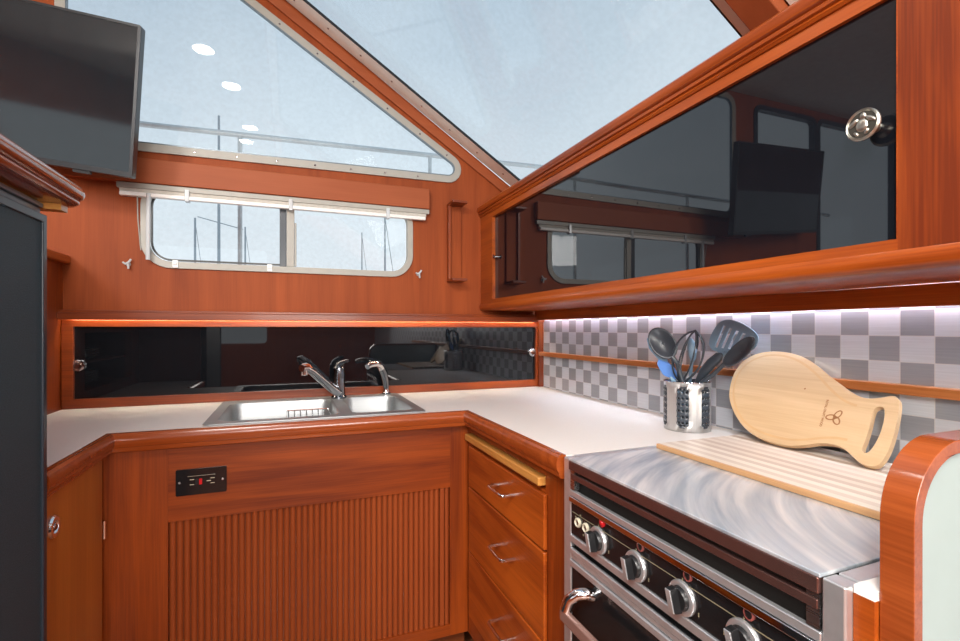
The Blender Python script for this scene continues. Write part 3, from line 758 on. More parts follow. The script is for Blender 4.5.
obj('cap', MB().loft(capl, [(0.030, 0.2955), (0.016, 0.294), (0.006, 0.289), (0.001, 0.282), (0.0, 0.275), (0.003, 0.267), (0.008, 0.263), (0.011, 0.2625), (0.009, 0.2595), (0.010, 0.255), (0.016, 0.2515), (0.030, 0.2505)]), 'teak_cap', fc, sharp=50)
obj('fascia', MB().box(-1.00, -0.462, 0.36, 1.206, 0.2465, 0.2502).box(-0.54, -0.425, 1.206, 1.236, 0.238, 0.2502), 'amber_wood', fc)
obj('end_panel', MB().box(-1.00, -0.475, 1.2055, 1.222, -H, 0.225), 'teak_z', fc)

# ------------------------------------------------------------------ stove
st = empty('stove', (0.88, 0.66, -H), 'stainless marine stove with black control panel and four knobs', 'stove')
obj('body', MB().box(0.605, 1.18, 0.366, 0.958, -1.15, -0.3135), 'black', st)
SX = 0.585
obj('side_post', MB().box(SX, 0.61, 0.937, 0.966, -1.12, -0.2925), 'satin', st, bevel=0.003)
obj('side_post', MB().box(SX-0.001, 0.61, 0.359, 0.386, -1.12, -0.2925), 'satin', st, bevel=0.003)
obj('top_rail', MB().box(0.61, 1.185, 0.942, 0.966, -0.315, -0.2905).box(0.61, 1.185, 0.359, 0.3835, -0.315, -0.2905).box(1.165, 1.185, 0.3835, 0.942, -0.315, -0.2905), 'satin', st, bevel=0.002)
obj('cover_lid', MB().box(SX-0.004, 1.164, 0.386, 0.938, -0.294, -0.2885), 'lid', st, bevel=0.0015)
obj('lid_front', MB().box(SX-0.0055, SX+0.006, 0.387, 0.937, -0.3135, -0.2935), 'front_reflection', st, bevel=0.002)
obj('burner_rail', MB().box(SX-0.002, SX+0.008, 0.390, 0.934, -0.334, -0.3215), 'front_reflection', st, bevel=0.0015, label='dark polished rail')
obj('burner_slot', MB().box(SX+0.017, SX+0.0195, 0.388, 0.936, -0.384, -0.3135).box(SX+0.0085, SX+0.017, 0.388, 0.936, -0.372, -0.364), 'recess_shade', st)
for y in (0.396, 0.928):
    obj('rail_bracket', MB().box(SX-0.001, SX+0.012, y-0.008, y+0.008, -0.357, -0.3145), 'steel', st)
obj('upper_trim', MB().box(SX-0.002, SX+0.008, 0.386, 0.937, -0.372, -0.359), 'satin', st, bevel=0.002)
obj('edge_trim', MB().box(SX-0.005, SX+0.019, 0.386, 0.937, -0.384, -0.3725), 'chrome', st, bevel=0.0015)
cp = obj('control_panel', MB().box(SX+0.002, SX+0.019, 0.386, 0.937, -0.457, -0.3845), 'black_panel', st)
m = MB(); m.box(SX+0.0012, SX+0.0022, 0.392, 0.932, -0.4075, -0.4064)
for yk in (0.833, 0.718, 0.606, 0.493):
    m.box(SX+0.0012, SX+0.0022, yk-0.001, yk+0.001, -0.406, -0.3995)
    for s in (-1, 1):
        m.box(SX+0.0012, SX+0.0022, yk+s*0.033-0.001, yk+s*0.033+0.001, -0.444, -0.438)
for y, z in ((0.918, -0.414), (0.900, -0.405), (0.888, -0.442), (0.876, -0.415)):
    m.box(SX+0.0012, SX+0.0022, y-0.002, y+0.002, z-0.002, z+0.002)
obj('panel_markings', m, 'print', cp)
kn = None
for yk in (0.833, 0.718, 0.606, 0.493):
    if kn is None:
        c = (SX+0.002, yk, -0.431)
        m = MB(); m.lathe([(0.0275, 0.0), (0.0275, 0.003), (0.0262, 0.0055), (0.0225, 0.0068), (0.0195, 0.0062), (0.0190, 0.0045)], c, (-1, 0, 0), 36)
        kn = obj('control_knob', m, 'satin', cp, loc=c)
        m = MB(); m.lathe([(0.0195, 0.003), (0.0185, 0.009), (0.0165, 0.012), (0, 0.0125)], c, (-1, 0, 0), 32); obj('knob_face', m, 'black', kn)
        m = MB(); m.slab(roundpoly([(-0.018, 0.010), (0.018, 0.010), (0.0165, 0.026), (-0.0165, 0.026)], 0.003, 3), [], lambda a, b, t: (c[0]-b, c[1]+0.30*a+t, c[2]+a), -0.0055, 0.0055); obj('grip', m, 'black', kn, bevel=0.002)
        m = MB(); m.slab(roundpoly([(-0.0165, 0.0255), (0.0165, 0.0255), (0.0160, 0.028), (-0.0160, 0.028)], 0.001, 2), [], lambda a, b, t: (c[0]-b, c[1]+0.30*a+t, c[2]+a), -0.0050, 0.0050); obj('grip_tip', m, 'satin', kn, bevel=0.001)
        k0 = yk
    else:
        dup(kn, (0, yk-k0, 0), parent=cp)
for i, yk in enumerate((0.820, 0.705, 0.594, 0.484)):
    c = (SX+0.002, yk, -0.3905)
    m = MB(); m.lathe([(0.0085, 0.0), (0.0085, 0.003), (0.006, 0.0035)], c, (-1, 0, 0), 18); r = obj('indicator_light', m, 'red' if i == 0 else 'dim_red', cp)
    m = MB(); m.lathe([(0.0062, 0.002), (0.004, 0.005 if i == 0 else 0.003), (0, 0.0058 if i == 0 else 0.003)], c, (-1, 0, 0), 18); obj('lens', m, 'red' if i == 0 else 'black', r)
for y in (0.907, 0.877):
    c = (SX+0.002, y, -0.4225)
    m = MB(); m.lathe([(0.0105, 0.0), (0.0105, 0.004), (0.008, 0.006), (0.006, 0.003)], c, (-1, 0, 0), 18); r = obj('fuse_cap', m, 'ivory', cp)
    m = MB(); m.lathe([(0.0062, 0.002), (0, 0.004)], c, (-1, 0, 0), 14); obj('cap_center', m, 'dark_steel', r)
obj('lower_trim', MB().box(SX-0.003, SX+0.019, 0.386, 0.937, -0.474, -0.4575), 'satin', st, bevel=0.003)
obj('lower_gap', MB().box(SX+0.010, SX+0.019, 0.386, 0.937, -0.485, -0.4745), 'recess_shade', st)
od = obj('oven_door', MB().box(SX+0.003, SX+0.019, 0.388, 0.9355, -1.06, -0.4855), 'black_panel', st)
obj('door_trim', MB().box(SX-0.004, SX+0.0035, 0.388, 0.9355, -0.499, -0.486), 'satin', od, bevel=0.003)
obj('door_rail', MB().box(SX-0.001, SX+0.0035, 0.388, 0.9355, -0.511, -0.5005).box(SX-0.005, SX+0.0035, 0.388, 0.9355, -0.526, -0.5125), 'satin', od, bevel=0.003)
m = MB(); m.box(0.527, 0.541, 0.43, 0.888, -0.610, -0.586)
hb = obj('handle', m, 'brown_bar', od, bevel=0.003, label='brown bar handle')
for y in (0.875, 0.443):
    m = MB(); m.tube([(0.588, y-0.020, -0.555), (0.572, y-0.018, -0.549), (0.556, y-0.010, -0.552), (0.543, y, -0.566), (0.535, y+0.002, -0.588)], 0.0125, 12)
    obj('handle_bracket', m, 'chrome', od)
obj('oven_window', MB().slab(rrect(0.46, 0.86, -0.95, -0.64, 0.02), [], YZ, SX-0.0005, SX+0.0032), 'black_glass', od)

sb = empty('striped_cutting_board', (0.99, 0.66, -0.2885), 'striped maple cutting board lying flat over the back of the stove', 'cutting board')
obj('panel', MB().box(0.833, 1.155, 0.392, 0.936, -0.288, -0.2765), 'stripes', sb, bevel=0.001)
obj('edge_band', MB().box(0.824, 0.8325, 0.392, 0.936, -0.288, -0.2765), 'band_wood', sb, bevel=0.0015)

# ------------------------------------------------------------------ paddle board leaning against the rail
OUT = [(0.2042, 0.1175), (0.1864, 0.089), (0.1552, 0.0564), (0.1158, 0.0277), (0.0769, 0.0118), (0.0343, 0.005), (-0.0138, 0.0073), (-0.0441, 0.0181), (-0.0723, 0.0301), (-0.0967, 0.0343), (-0.1179, 0.0308), (-0.1356, 0.021), (-0.1564, 0.007), (-0.1732, 0.0036), (-0.1872, 0.0077), (-0.1939, 0.0205), (-0.1973, 0.0512), (-0.1935, 0.1), (-0.1862, 0.1439), (-0.179, 0.1601), (-0.1685, 0.1632), (-0.1528, 0.1561), (-0.1317, 0.1498), (-0.1121, 0.1511), (-0.0886, 0.1621), (-0.0625, 0.178), (-0.035, 0.1947), (-0.0047, 0.2157), (0.0333, 0.2376), (0.0771, 0.2518), (0.1263, 0.2554), (0.1671, 0.2485), (0.1975, 0.2306), (0.2135, 0.2049), (0.2163, 0.1681)]
SLOT = [(-0.145, 0.1251), (-0.1504, 0.1343), (-0.1591, 0.1352), (-0.1659, 0.1277), (-0.1717, 0.1011), (-0.1731, 0.0674), (-0.1689, 0.0383), (-0.1639, 0.0303), (-0.1569, 0.0296), (-0.1523, 0.0368), (-0.1527, 0.0569), (-0.1502, 0.0909)]
GRO = [(-0.1132, 0.1298), (-0.0985, 0.1323), (-0.0745, 0.1429), (-0.0462, 0.1628), (-0.0144, 0.1891), (0.0254, 0.2167), (0.0641, 0.2355), (0.1076, 0.244), (0.1486, 0.24), (0.1789, 0.2238), (0.1983, 0.1981), (0.2034, 0.1614), (0.1914, 0.1194), (0.1684, 0.0843), (0.1398, 0.0556), (0.109, 0.0364), (0.0693, 0.0253), (0.0284, 0.0211), (-0.008, 0.0219), (-0.0397, 0.0296), (-0.0682, 0.0414), (-0.0966, 0.0493), (-0.1213, 0.0493)]
def chaikin(l, closed=True, it=2):
    for _ in range(it):
        o = []
        R = range(len(l)) if closed else range(len(l)-1)
        for i in R:
            a, b = l[i], l[(i+1) % len(l)]
            o += [(0.75*a[0]+0.25*b[0], 0.75*a[1]+0.25*b[1]), (0.25*a[0]+0.75*b[0], 0.25*a[1]+0.75*b[1])]
        if not closed: o = [l[0]]+o+[l[-1]]
        l = o
    return l
LX, LZ = 0.5485, 0.8361
def lean(a, b, t):
    return (1.050+LX*b+LZ*t, 0.78+a, -0.2715+LZ*b-LX*t)
fb = empty('paddle_board', (1.06, 0.78, -0.276), 'pale bamboo paddle-shaped cutting board with slot handle leaning on the tiled wall', 'cutting board')
obj('board', MB().slab(chaikin(OUT), [chaikin(SLOT)], lean, 0.0, 0.013), 'bamboo', fb, bevel=0.003, seg=2, sharp=40)
def ribbon(mb, line, w, t0, t1, fn):
    L = len(line); A = []; B = []
    for i in range(L):
        d = Vector(line[min(i+1, L-1)])-Vector(line[max(i-1, 0)]); d.normalize(); n = Vector((-d.y, d.x))*w*0.5
        A.append(tuple(Vector(line[i])+n)); B.append(tuple(Vector(line[i])-n))
    for i in range(L-1):
        v = [mb.bm.verts.new(fn(p[0], p[1], t0)) for p in (A[i], A[i+1], B[i+1], B[i])]
        mb._f(v)
    return mb
obj('juice_groove', ribbon(MB(), chaikin(GRO, False), 0.0055, -0.0003, 0, lean), 'groove', fb)
# burnt knot emblem and the line of lettering beside it
m = MB()
for k in range(3):
    a0 = PI/2+k*2*PI/3+0.4
    pts = []
    for i in range(21):
        t = 2*PI*i/20
        px = 0.0085+0.0100*math.cos(t); py = 0.0058*math.sin(t)
        pts.append((-0.0807+math.cos(a0)*px-math.sin(a0)*py, 0.0949+math.sin(a0)*px+math.cos(a0)*py))
    ribbon(m, pts, 0.0030, -0.0003, 0, lean)
obj('burnt_emblem', m, 'burn', fb)
def text_mesh(body, size):
    cu = bpy.data.curves.new('lettering', 'FONT'); cu.body = body; cu.size = size; cu.offset = 0.0003; cu.align_x = 'CENTER'; cu.align_y = 'CENTER'
    to = bpy.data.objects.new('lettering', cu); COL.objects.link(to)
    dg = bpy.context.evaluated_depsgraph_get(); me = bpy.data.meshes.new_from_object(to.evaluated_get(dg))
    bpy.data.objects.remove(to); bpy.data.curves.remove(cu)
    return me
tm = text_mesh('ROYAL CRAFT WOOD', 0.0066)
TXC = (-0.0554, 0.1013)
m = MB()
vs = []
for v in tm.vertices:
    a, b = v.co.x, v.co.y            # lettering runs down the board, so turn it a quarter
    vs.append(m.bm.verts.new(lean(TXC[0]-0.12*a-b*0.99, TXC[1]-a*0.99+b*0.12, -0.0004)))
for p in tm.polygons: m._f([vs[i] for i in p.vertices])
bpy.data.meshes.remove(tm)
obj('burnt_lettering', m, 'burn', fb)
m = MB(); m.lathe([(0.0022, 0.0), (0, 0.0003)], lean(0.0083, 0.1555, -0.0002), (-LZ, 0, LX), 10); obj('knot_mark', m, 'burn', fb)

# ------------------------------------------------------------------ utensil holder and its utensils
HC = (1.082, 1.10); HB, HT, HR = -0.2915, -0.152, 0.064
uh = empty('utensil_holder', (HC[0], HC[1], HB), 'perforated stainless steel utensil holder standing on the worktop', 'utensil holder')
m = MB(); NA, NR = 36, 8
def cyl(a, z): return (HC[0]+HR*math.cos(a), HC[1]+HR*math.sin(a), z)
rows = [HB+(HT-HB)*i/NR for i in range(NR+1)]
holed = set()
for s in range(6):
    for c in range(3): holed.add((s*6+c+2) % 36)
for i in range(NA):
    a0, a1 = 2*PI*i/NA, 2*PI*(i+1)/NA
    for j in range(NR):
        z0, z1 = rows[j], rows[j+1]
        if i in holed and 1 <= j <= 6:
            am, zm = (a0+a1)/2, (z0+z1)/2; r = 0.0034
            sq = [(a1, zm), (a1, z1), (am, z1), (a0, z1), (a0, zm), (a0, z0), (am, z0), (a1, z0)]
            ov = [m.bm.verts.new(cyl(*p)) for p in sq]
            iv = [m.bm.verts.new(cyl(am+r*math.cos(PI/4*k)/HR, zm+r*math.sin(PI/4*k))) for k in range(8)]
            for k in range(8): m._f([ov[k], ov[(k+1) % 8], iv[(k+1) % 8], iv[k]])
        else:
            m._f([m.bm.verts.new(cyl(*p)) for p in ((a0, z0), (a1, z0), (a1, z1), (a0, z1))])
bmesh.ops.remove_doubles(m.bm, verts=m.bm.verts[:], dist=1e-5)
hw = obj('perforated_wall', m, ['steel_z', 'utensil'], uh, solid=0.0012, sharp=60); hw.modifiers['thickness'].material_offset = 1  # inner faces coloured dark for the shade inside the steel holder
m = MB(); m.tube([(HC[0]+HR*math.cos(2*PI*k/48), HC[1]+HR*math.sin(2*PI*k/48), HT) for k in range(48)], 0.0018, 8, closed=True); obj('rim', m, 'chrome', uh)
m = MB(); m.lathe([(0, 0.0), (HR-0.001, 0.0), (HR, 0.003), (HR-0.002, 0.003), (0, 0.003)], (HC[0], HC[1], HB), (0, 0, 1), 48); obj('bottom', m, 'steel_z', uh)

def frame2(o, right, up):
    """flat outline standing in the plane right/up at o; t is along the normal"""
    o, right, up = Vector(o), Vector(right).normalized(), Vector(up).normalized(); nrm = right.cross(up)
    return lambda a, b, t: tuple(o+right*a+up*b+nrm*t)

VIEWR = Vector((0.72, -0.69, 0))      # sideways direction seen from the galley
# dark ladle-like spoon
c = Vector((1.03, 1.143, -0.042)); ax = Vector((0.30, -0.50, -0.80)).normalized()   # along the spoon, downwards
side = Vector((0.62, -0.66, 0.45)); side = (side-ax*side.dot(ax)).normalized(); nrm = ax.cross(side)
sp = empty('serving_spoon', (1.07, 1.09, -0.285), 'dark grey oval serving spoon at the left of the utensil holder', 'spoon')
m = MB(); rings = []
for i in range(9):
    r = i/8
    rings.append([m.bm.verts.new(c+ax*(0.052*r*math.cos(2*PI*k/28))+side*(0.036*r*math.sin(2*PI*k/28))+nrm*(0.014*(r*r-1))) for k in range(28)])
for R0, R1 in zip(rings, rings[1:]):
    for k in range(28): m._f([R0[k], R0[(k+1) % 28], R1[(k+1) % 28], R1[k]])
obj('bowl', m, 'utensil', sp, solid=0.003, sharp=80)
m = MB(); m.tube([c+ax*0.048, c+ax*0.07, (1.066, 1.098, -0.16), (1.100, 1.062, -0.282)], [0.006, 0.006, 0.007, 0.006], 10); obj('handle', m, 'utensil', sp)
# blue spatula with pale blade behind it
sl = empty('spatula', (1.06, 1.10, -0.285), 'blue silicone spatula with pale blade behind the dark spoon', 'spatula')
q = frame2((1.055, 1.152, -0.118), (0.62, -0.78, -0.25), (-0.35, 0.25, 1.0))
m = MB(); m.slab(roundpoly([(-0.022, -0.030), (0.022, -0.030), (0.026, 0.006), (0.012, 0.024), (-0.014, 0.026), (-0.026, 0.006)], 0.01, 4), [], q, -0.006, 0.006); obj('collar', m, 'blue', sl, bevel=0.003, label='bright blue collar')
m = MB(); m.slab(roundpoly([(-0.014, 0.02), (0.012, 0.02), (0.020, 0.06), (0.010, 0.098), (-0.022, 0.095), (-0.030, 0.055)], 0.012, 5), [], q, -0.0035, 0.0035); obj('blade', m, 'pale_blue', sl, bevel=0.002)
m = MB(); m.tube([q(0, -0.028, 0), (1.078, 1.112, -0.20), (1.112, 1.085, -0.284)], 0.006, 10); obj('handle', m, 'pale_blue', sl)
# balloon whisk
wk = empty('whisk', (1.08, 1.10, -0.285), 'black balloon whisk standing upright in the utensil holder', 'whisk')
m = MB(); base = Vector((1.078, 1.122, -0.155)); tip = Vector((1.088, 1.075, -0.004)); axw = (tip-base); Lw = axw.length; axw.normalize()
e1 = axw.cross(Vector((1, 0, 0))).normalized(); e2 = axw.cross(e1).normalized()
for k in range(4):
    a = PI*k/4+0.3; dr_ = e1*math.cos(a)+e2*math.sin(a); pts = []
    for i in range(29):
        t = -1+2*i/28
        rad = 0.043*math.sin(PI*min(1, abs(t)**0.9))**0.75 if False else 0
        s_ = 1-abs(t)                     # 0 at the handle, 1 at the tip
        wdt = 0.042*math.sin(PI*(0.06+0.94*s_)*0.5+0.0)*1.0
        wdt = 0.0425*(math.sin(PI*min(1, s_*1.0+0.0))**0.6 if s_ < 0.62 else math.cos((s_-0.62)/0.38*PI/2)**0.7*math.sin(PI*0.62)**0.6)
        wdt = max(wdt, 0.004*(1-s_))
        pts.append(base+axw*Lw*s_+dr_*wdt*(1 if t >= 0 else -1))
    m.tube(pts, 0.0026, 7)
obj('wires', m, 'utensil', wk)
m = MB(); m.tube([base+axw*0.006, base, (1.080, 1.128, -0.21), (1.085, 1.138, -0.284)], [0.007, 0.009, 0.008, 0.008], 12); obj('handle', m, 'utensil', wk)
# dark ladle head inside the whisk's silhouette
ld = empty('ladle', (1.10, 1.12, -0.285), 'slim blue-grey spoon seen through the wires of the whisk', 'spoon')
m = MB(); m.ellipsoid((1.112, 1.112, -0.062), (0.010, -0.008, 0), (0, 0.004, 0.036), (0.006, 0.008, 0), 16, 10); obj('bowl', m, 'utensil_blue', ld)
m = MB(); m.tube([(1.112, 1.112, -0.09), (1.108, 1.116, -0.16), (1.112, 1.130, -0.284)], 0.005, 10); obj('handle', m, 'utensil_blue', ld)
# slotted turner
tu = empty('slotted_turner', (1.11, 1.10, -0.285), 'blue-grey slotted turner with wide head leaning right in the utensil holder', 'turner')
TX = 1.125
tout = [(1.060, -0.034), (1.040, 0.010), (1.016, 0.028), (0.973, 0.022), (0.927, -0.003), (0.910, -0.023), (0.921, -0.058), (0.973, -0.064), (1.009, -0.070), (1.050, -0.058)]
hl = []
for i in range(5):
    yb = 1.038-i*0.020; zb = -0.052+(-0.001)*i
    hl.append([(yb, zb), (yb-0.009, zb-0.001), (yb-0.030, zb+0.060-0.006*i), (yb-0.021, zb+0.062-0.006*i)])
m = MB(); m.slab(chaikin(tout), hl, lambda a, b, t: (t+0.12*(b+0.06)+0.10*(1.0-a), a, b), TX-0.0015, TX+0.0015); obj('head', m, 'utensil_blue', tu)
m = MB(); m.tube([(1.122, 1.000, -0.064), (1.120, 1.030, -0.088), (1.112, 1.078, -0.145), (1.092, 1.100, -0.20), (1.058, 1.125, -0.284)], [0.005, 0.007, 0.008, 0.007, 0.006], 10); obj('handle', m, 'utensil_blue', tu)
# second dark spoon, leaning right
s2 = empty('cooking_spoon', (1.09, 1.09, -0.285), 'dark grey cooking spoon leaning right in front of the slotted turner', 'spoon')
c = Vector((1.098, 0.938, -0.060)); ax = Vector((0.0, 0.80, -0.60)).normalized(); side = Vector((0.25, 0.55, 0.75)); side = (side-ax*side.dot(ax)).normalized(); nrm = side.cross(ax)
m = MB(); rings = []
for i in range(9):
    r = i/8
    rings.append([m.bm.verts.new(c+ax*(0.060*r*math.cos(2*PI*k/28))+side*(0.027*r*math.sin(2*PI*k/28))+nrm*(0.010*(r*r-1))) for k in range(28)])
for R0, R1 in zip(rings, rings[1:]):
    for k in range(28): m._f([R0[k], R0[(k+1) % 28], R1[(k+1) % 28], R1[k]])
obj('bowl', m, 'utensil', s2, solid=0.003, sharp=80)
m = MB(); m.tube([c+ax*0.056, (1.095, 1.02, -0.128), (1.088, 1.052, -0.152), (1.066, 1.068, -0.22), (1.045, 1.085, -0.284)], [0.006, 0.006, 0.006, 0.006, 0.006], 10); obj('handle', m, 'utensil', s2)
# stout tongs-like handle
tg = empty('tongs', (1.09, 1.09, -0.285), 'stout black handle leaning right between whisk and slotted turner', 'kitchen tongs')
m = MB(); m.tube([(1.068, 1.098, -0.284), (1.100, 1.079, -0.158), (1.104, 1.062, -0.125), (1.108, 1.038, -0.098), (1.110, 1.012, -0.076), (1.111, 1.004, -0.070)], [0.006, 0.010, 0.015, 0.0165, 0.014, 0.006], 14, flat=0.7); obj('handle', m, 'utensil', tg)

# ------------------------------------------------------------------ tiled wall rail and strip
struct('trim_8', MB().box(1.166, XR-0.0005, -0.5, 2.17, -0.135, -0.114), 'teak_rail', bevel=0.003)
struct('trim_9', MB().slab([(-0.5, 0.044), (2.178, 0.044), (2.178, 0.0884), (0.95, 0.0884), (0.45, 0.0872), (-0.5, 0.0872)], [], YZ, 1.150, 1.164), 'teak_y', bevel=0.002)
tag(obj('led_strip', MB().box(1.174, 1.1915, -0.45, 2.15, 0.066, 0.074), 'led_cool', loc=(1.18, 0.9, 0.07)), 'cool white light strip hidden under the overhead cabinet above the tiles', 'light strip')
struct('trim_10', MB().box(1.166, XR-0.0005, 2.160, 2.177, -0.29, 0.044), 'teak_z', bevel=0.002)

# ------------------------------------------------------------------ overhead cabinet
uc = empty('overhead_cabinet', (1.0, 1.1, 0.09), 'long overhead teak cabinet with black glass sliding doors above the stove', 'cabinet')
FX = 0.865
mb = MB(); mb.slab([(-0.25, 0.100), (2.199, 0.100), (2.199, 0.545), (-0.25, 0.545)], [[(0.459, 0.138), (2.052, 0.138), (2.052, 0.516), (0.459, 0.516)], [(-0.20, 0.138), (0.30, 0.138), (0.30, 0.516), (-0.20, 0.516)]], YZ, FX, FX+0.022)
obj('face_frame', mb, 'teak_y', uc)
obj('stile', MB().box(FX-0.0006, FX+0.02, 0.302, 0.457, 0.101, 0.5155), 'teak_z', uc)
obj('bottom_rail', MB().slab([(FX+0.02, 0.100), (FX, 0.100), (FX-0.004, 0.120), (FX-0.007, 0.112), (FX-0.007, 0.100), (FX-0.002, 0.091), (FX+0.012, 0.088), (FX+0.03, 0.088), (FX+0.03, 0.1)], [], lambda a, b, t: (a, t, b), -0.25, 2.199), 'teak_y', uc, sharp=50)
obj('bottom_panel', MB().box(FX+0.012, XR-0.002, -0.25, 2.199, 0.0885, 0.1005), 'teak_y', uc)
obj('top_molding', MB().slab([(FX+0.02, 0.541), (FX-0.004, 0.541), (FX-0.008, 0.546), (FX-0.006, 0.551), (FX-0.012, 0.553), (FX-0.013, 0.559), (FX-0.010, 0.562), (FX-0.017, 0.565), (FX-0.021, 0.573), (FX-0.021, 0.584), (FX-0.016, 0.590), (FX-0.008, 0.592), (FX+0.03, 0.592)], [], lambda a, b, t: (a, t, b), -0.25, 2.199), 'teak_y', uc, sharp=30)
obj('top_panel', MB().box(FX+0.02, 1.10, -0.25, 2.199, 0.575, 0.591), 'teak_y', uc)
obj('back_panel', MB().box(1.17, 1.188, -0.25, 2.199, 0.101, 0.55), 'teak_dark', uc)
dA = obj('sliding_door', MB().box(FX+0.009, FX+0.0125, 0.459, 1.345, 0.138, 0.516), 'black_glass', uc)
dB = obj('sliding_door', MB().box(FX+0.0145, FX+0.018, 1.28, 2.052, 0.138, 0.516), 'black_glass', uc)
obj('sliding_door', MB().box(FX+0.009, FX+0.0125, -0.20, 0.30, 0.138, 0.516), 'black_glass', uc)
# round pewter knob with a raised turtle
kc = (FX-0.020, 0.493, 0.323)
m = MB(); m.lathe([(0.009, -0.029), (0.008, -0.012), (0.012, -0.006), (0.022, -0.004), (0.0250, 0.0), (0.0250, 0.003), (0.0235, 0.0045), (0.0225, 0.0035), (0.0215, 0.0045), (0.0205, 0.0032)], kc, (-1, 0, 0), 36)
kb = obj('knob', m, 'pewter', dA)
m = MB(); m.lathe([(0.0208, 0.003), (0, 0.003)], kc, (-1, 0, 0), 36); obj('knob_recess', m, 'pewter_dark', kb)
m = MB(); X = kc[0]-0.0035
def el(y, z, ry, rz, rot=0.0, h=0.0028):
    a = Vector((0, math.cos(rot)*ry, math.sin(rot)*ry)); b = Vector((0, -math.sin(rot)*rz, math.cos(rot)*rz))
    m.ellipsoid((X, kc[1]+y, kc[2]+z), a, b, (-h, 0, 0), 16, 8)
el(0.0005, -0.001, 0.0088, 0.0105); el(-0.0015, 0.0135, 0.0046, 0.0054)
el(0.0125, 0.0055, 0.0036, 0.0088, 0.9); el(-0.012, 0.006, 0.0036, 0.0088, -0.95); el(0.0085, -0.0125, 0.0028, 0.0048, -0.7); el(-0.0065, -0.0125, 0.0028, 0.0048, 0.6)
obj('turtle_relief', m, 'pewter', kb)
m = MB(); m.lathe([(0.005, 0.0), (0.0045, 0.012), (0.009, 0.016), (0.010, 0.020), (0, 0.022)], (FX+0.0145, 2.035, 0.330), (-1, 0, 0), 18); obj('knob', m, 'chrome', dB)

# ------------------------------------------------------------------ small things on the back wall
bl = empty('window_blind', (0, YB-0.02, 0.5), 'cream blind gathered up under the valance above the sliding window', 'blind')
obj('head_rail', MB().box(-0.602, 0.60, YB-0.030, YB-0.010, 0.530, 0.551), 'cream', bl, bevel=0.003)
m = MB()
for k in range(4): m.box(-0.592, 0.585, YB-0.027-0.001*(k % 2), YB-0.011+0.001*(k % 2), 0.5165+0.0033*k, 0.5190+0.0033*k)
obj('gathered_fabric', m, 'blind', bl)
obj('bottom_rail', MB().box(-0.592, 0.582, YB-0.034, YB-0.010, 0.500, 0.5155), 'laminate', bl, bevel=0.004)
for x in (-0.372, 0.003, 0.408):
    obj('clip', MB().box(x-0.008, x+0.008, YB-0.037, YB-0.008, 0.494, 0.540), 'clear_plastic', bl, bevel=0.002)
m = MB(); m.tube([(-0.497, YB-0.038, 0.512), (-0.499, YB-0.036, 0.40), (-0.500, YB-0.034, 0.262)], 0.0075, 10); obj('wand', m, 'clear_plastic', bl, label='clear tilt wand')
m = MB(); m.tube([(-0.535, YB-0.030, 0.515), (-0.537, YB-0.014, 0.42), (-0.528, YB-0.012, 0.30)], 0.0022, 6); obj('cord', m, 'cream', bl)

br = empty('wall_bracket', (0.73, YB, 0.4), 'narrow wooden bracket rack fixed upright between window and overhead cabinet', 'bracket')
obj('back_plate', MB().box(0.700, 0.762, YB-0.014, YB-0.001, 0.228, 0.590), 'teak_wall', br, bevel=0.002)
obj('side_lip', MB().box(0.693, 0.7055, YB-0.030, YB-0.001, 0.228, 0.590), 'teak_z', br, bevel=0.002)
obj('flange', MB().box(0.691, 0.764, YB-0.095, YB-0.001, 0.580, 0.592), 'teak_x', br, bevel=0.002)
obj('flange', MB().box(0.691, 0.764, YB-0.095, YB-0.001, 0.222, 0.234), 'teak_x', br, bevel=0.002)

def tieback(x, z, label):
    h = empty('wall_clip', (x, YB, z), label, 'wall clip', 'clear clips either side of the sliding window')
    m = MB(); m.lathe([(0.008, 0), (0.008, 0.003), (0.004, 0.006), (0.003, 0.016), (0, 0.017)], (x, YB-0.0005, z), (0, -1, 0), 14); obj('peg', m, 'clear_plastic', h)
    m = MB(); m.tube([(x-0.014, YB-0.016, z+0.006), (x-0.006, YB-0.018, z), (x+0.004, YB-0.018, z+0.006), (x+0.012, YB-0.016, z+0.018)], 0.004, 8); m.tube([(x+0.002, YB-0.018, z+0.003), (x+0.004, YB-0.017, z-0.018)], 0.0038, 8); obj('arms', m, 'clear_plastic', h)
tieback(-0.570, 0.245, 'small clear plastic clip on the wall left of the sliding window')
tieback(0.553, 0.253, 'small clear plastic clip on the wall right of the sliding window')

# ------------------------------------------------------------------ television on a wall arm
hx = Vector((0.985, -0.14, -0.115)).normalized()
ux = Vector((0.07, -0.15, 0.98)); ux = (ux-hx*ux.dot(hx)).normalized()
nx = hx.cross(ux)                       # towards the viewer is -nx or +nx
if nx.y > 0: nx = -nx
TR = Vector((-0.452, 1.880, 0.992)); W, HT2 = 0.87, 0.490
O = TR-hx*W-ux*HT2
def tvp(a, b, t): return tuple(O+hx*a+ux*b-nx*t)
tv = empty('television', tuple(O+hx*W*0.5), 'black flat television hanging at the upper left, tilted down', 'television')
obj('casing', MB().slab(rrect(0, W, 0, HT2, 0.006, 3), [], tvp, 0.002, 0.030), 'tv_black', tv, bevel=0.003)
obj('back_housing', MB().slab(rrect(0.1, W-0.1, 0.04, HT2-0.1, 0.02, 3), [], tvp, 0.030, 0.058), 'tv_black', tv, bevel=0.006)
obj('bezel', MB().slab(rrect(0, W, 0, HT2, 0.006, 3), [rrect(0.010, W-0.010, 0.018, HT2-0.008, 0.002, 2)], tvp, -0.002, 0.002), 'tv_black', tv, bevel=0.001)
obj('screen', MB().slab(rrect(0.010, W-0.010, 0.018, HT2-0.008, 0.002, 2), [], tvp, 0.0, 0.0019), 'screen', tv)
obj('sensor', MB().slab(rrect(W-0.175, W-0.125, -0.010, 0.002, 0.003, 2), [], tvp, 0.004, 0.016), 'black', tv)
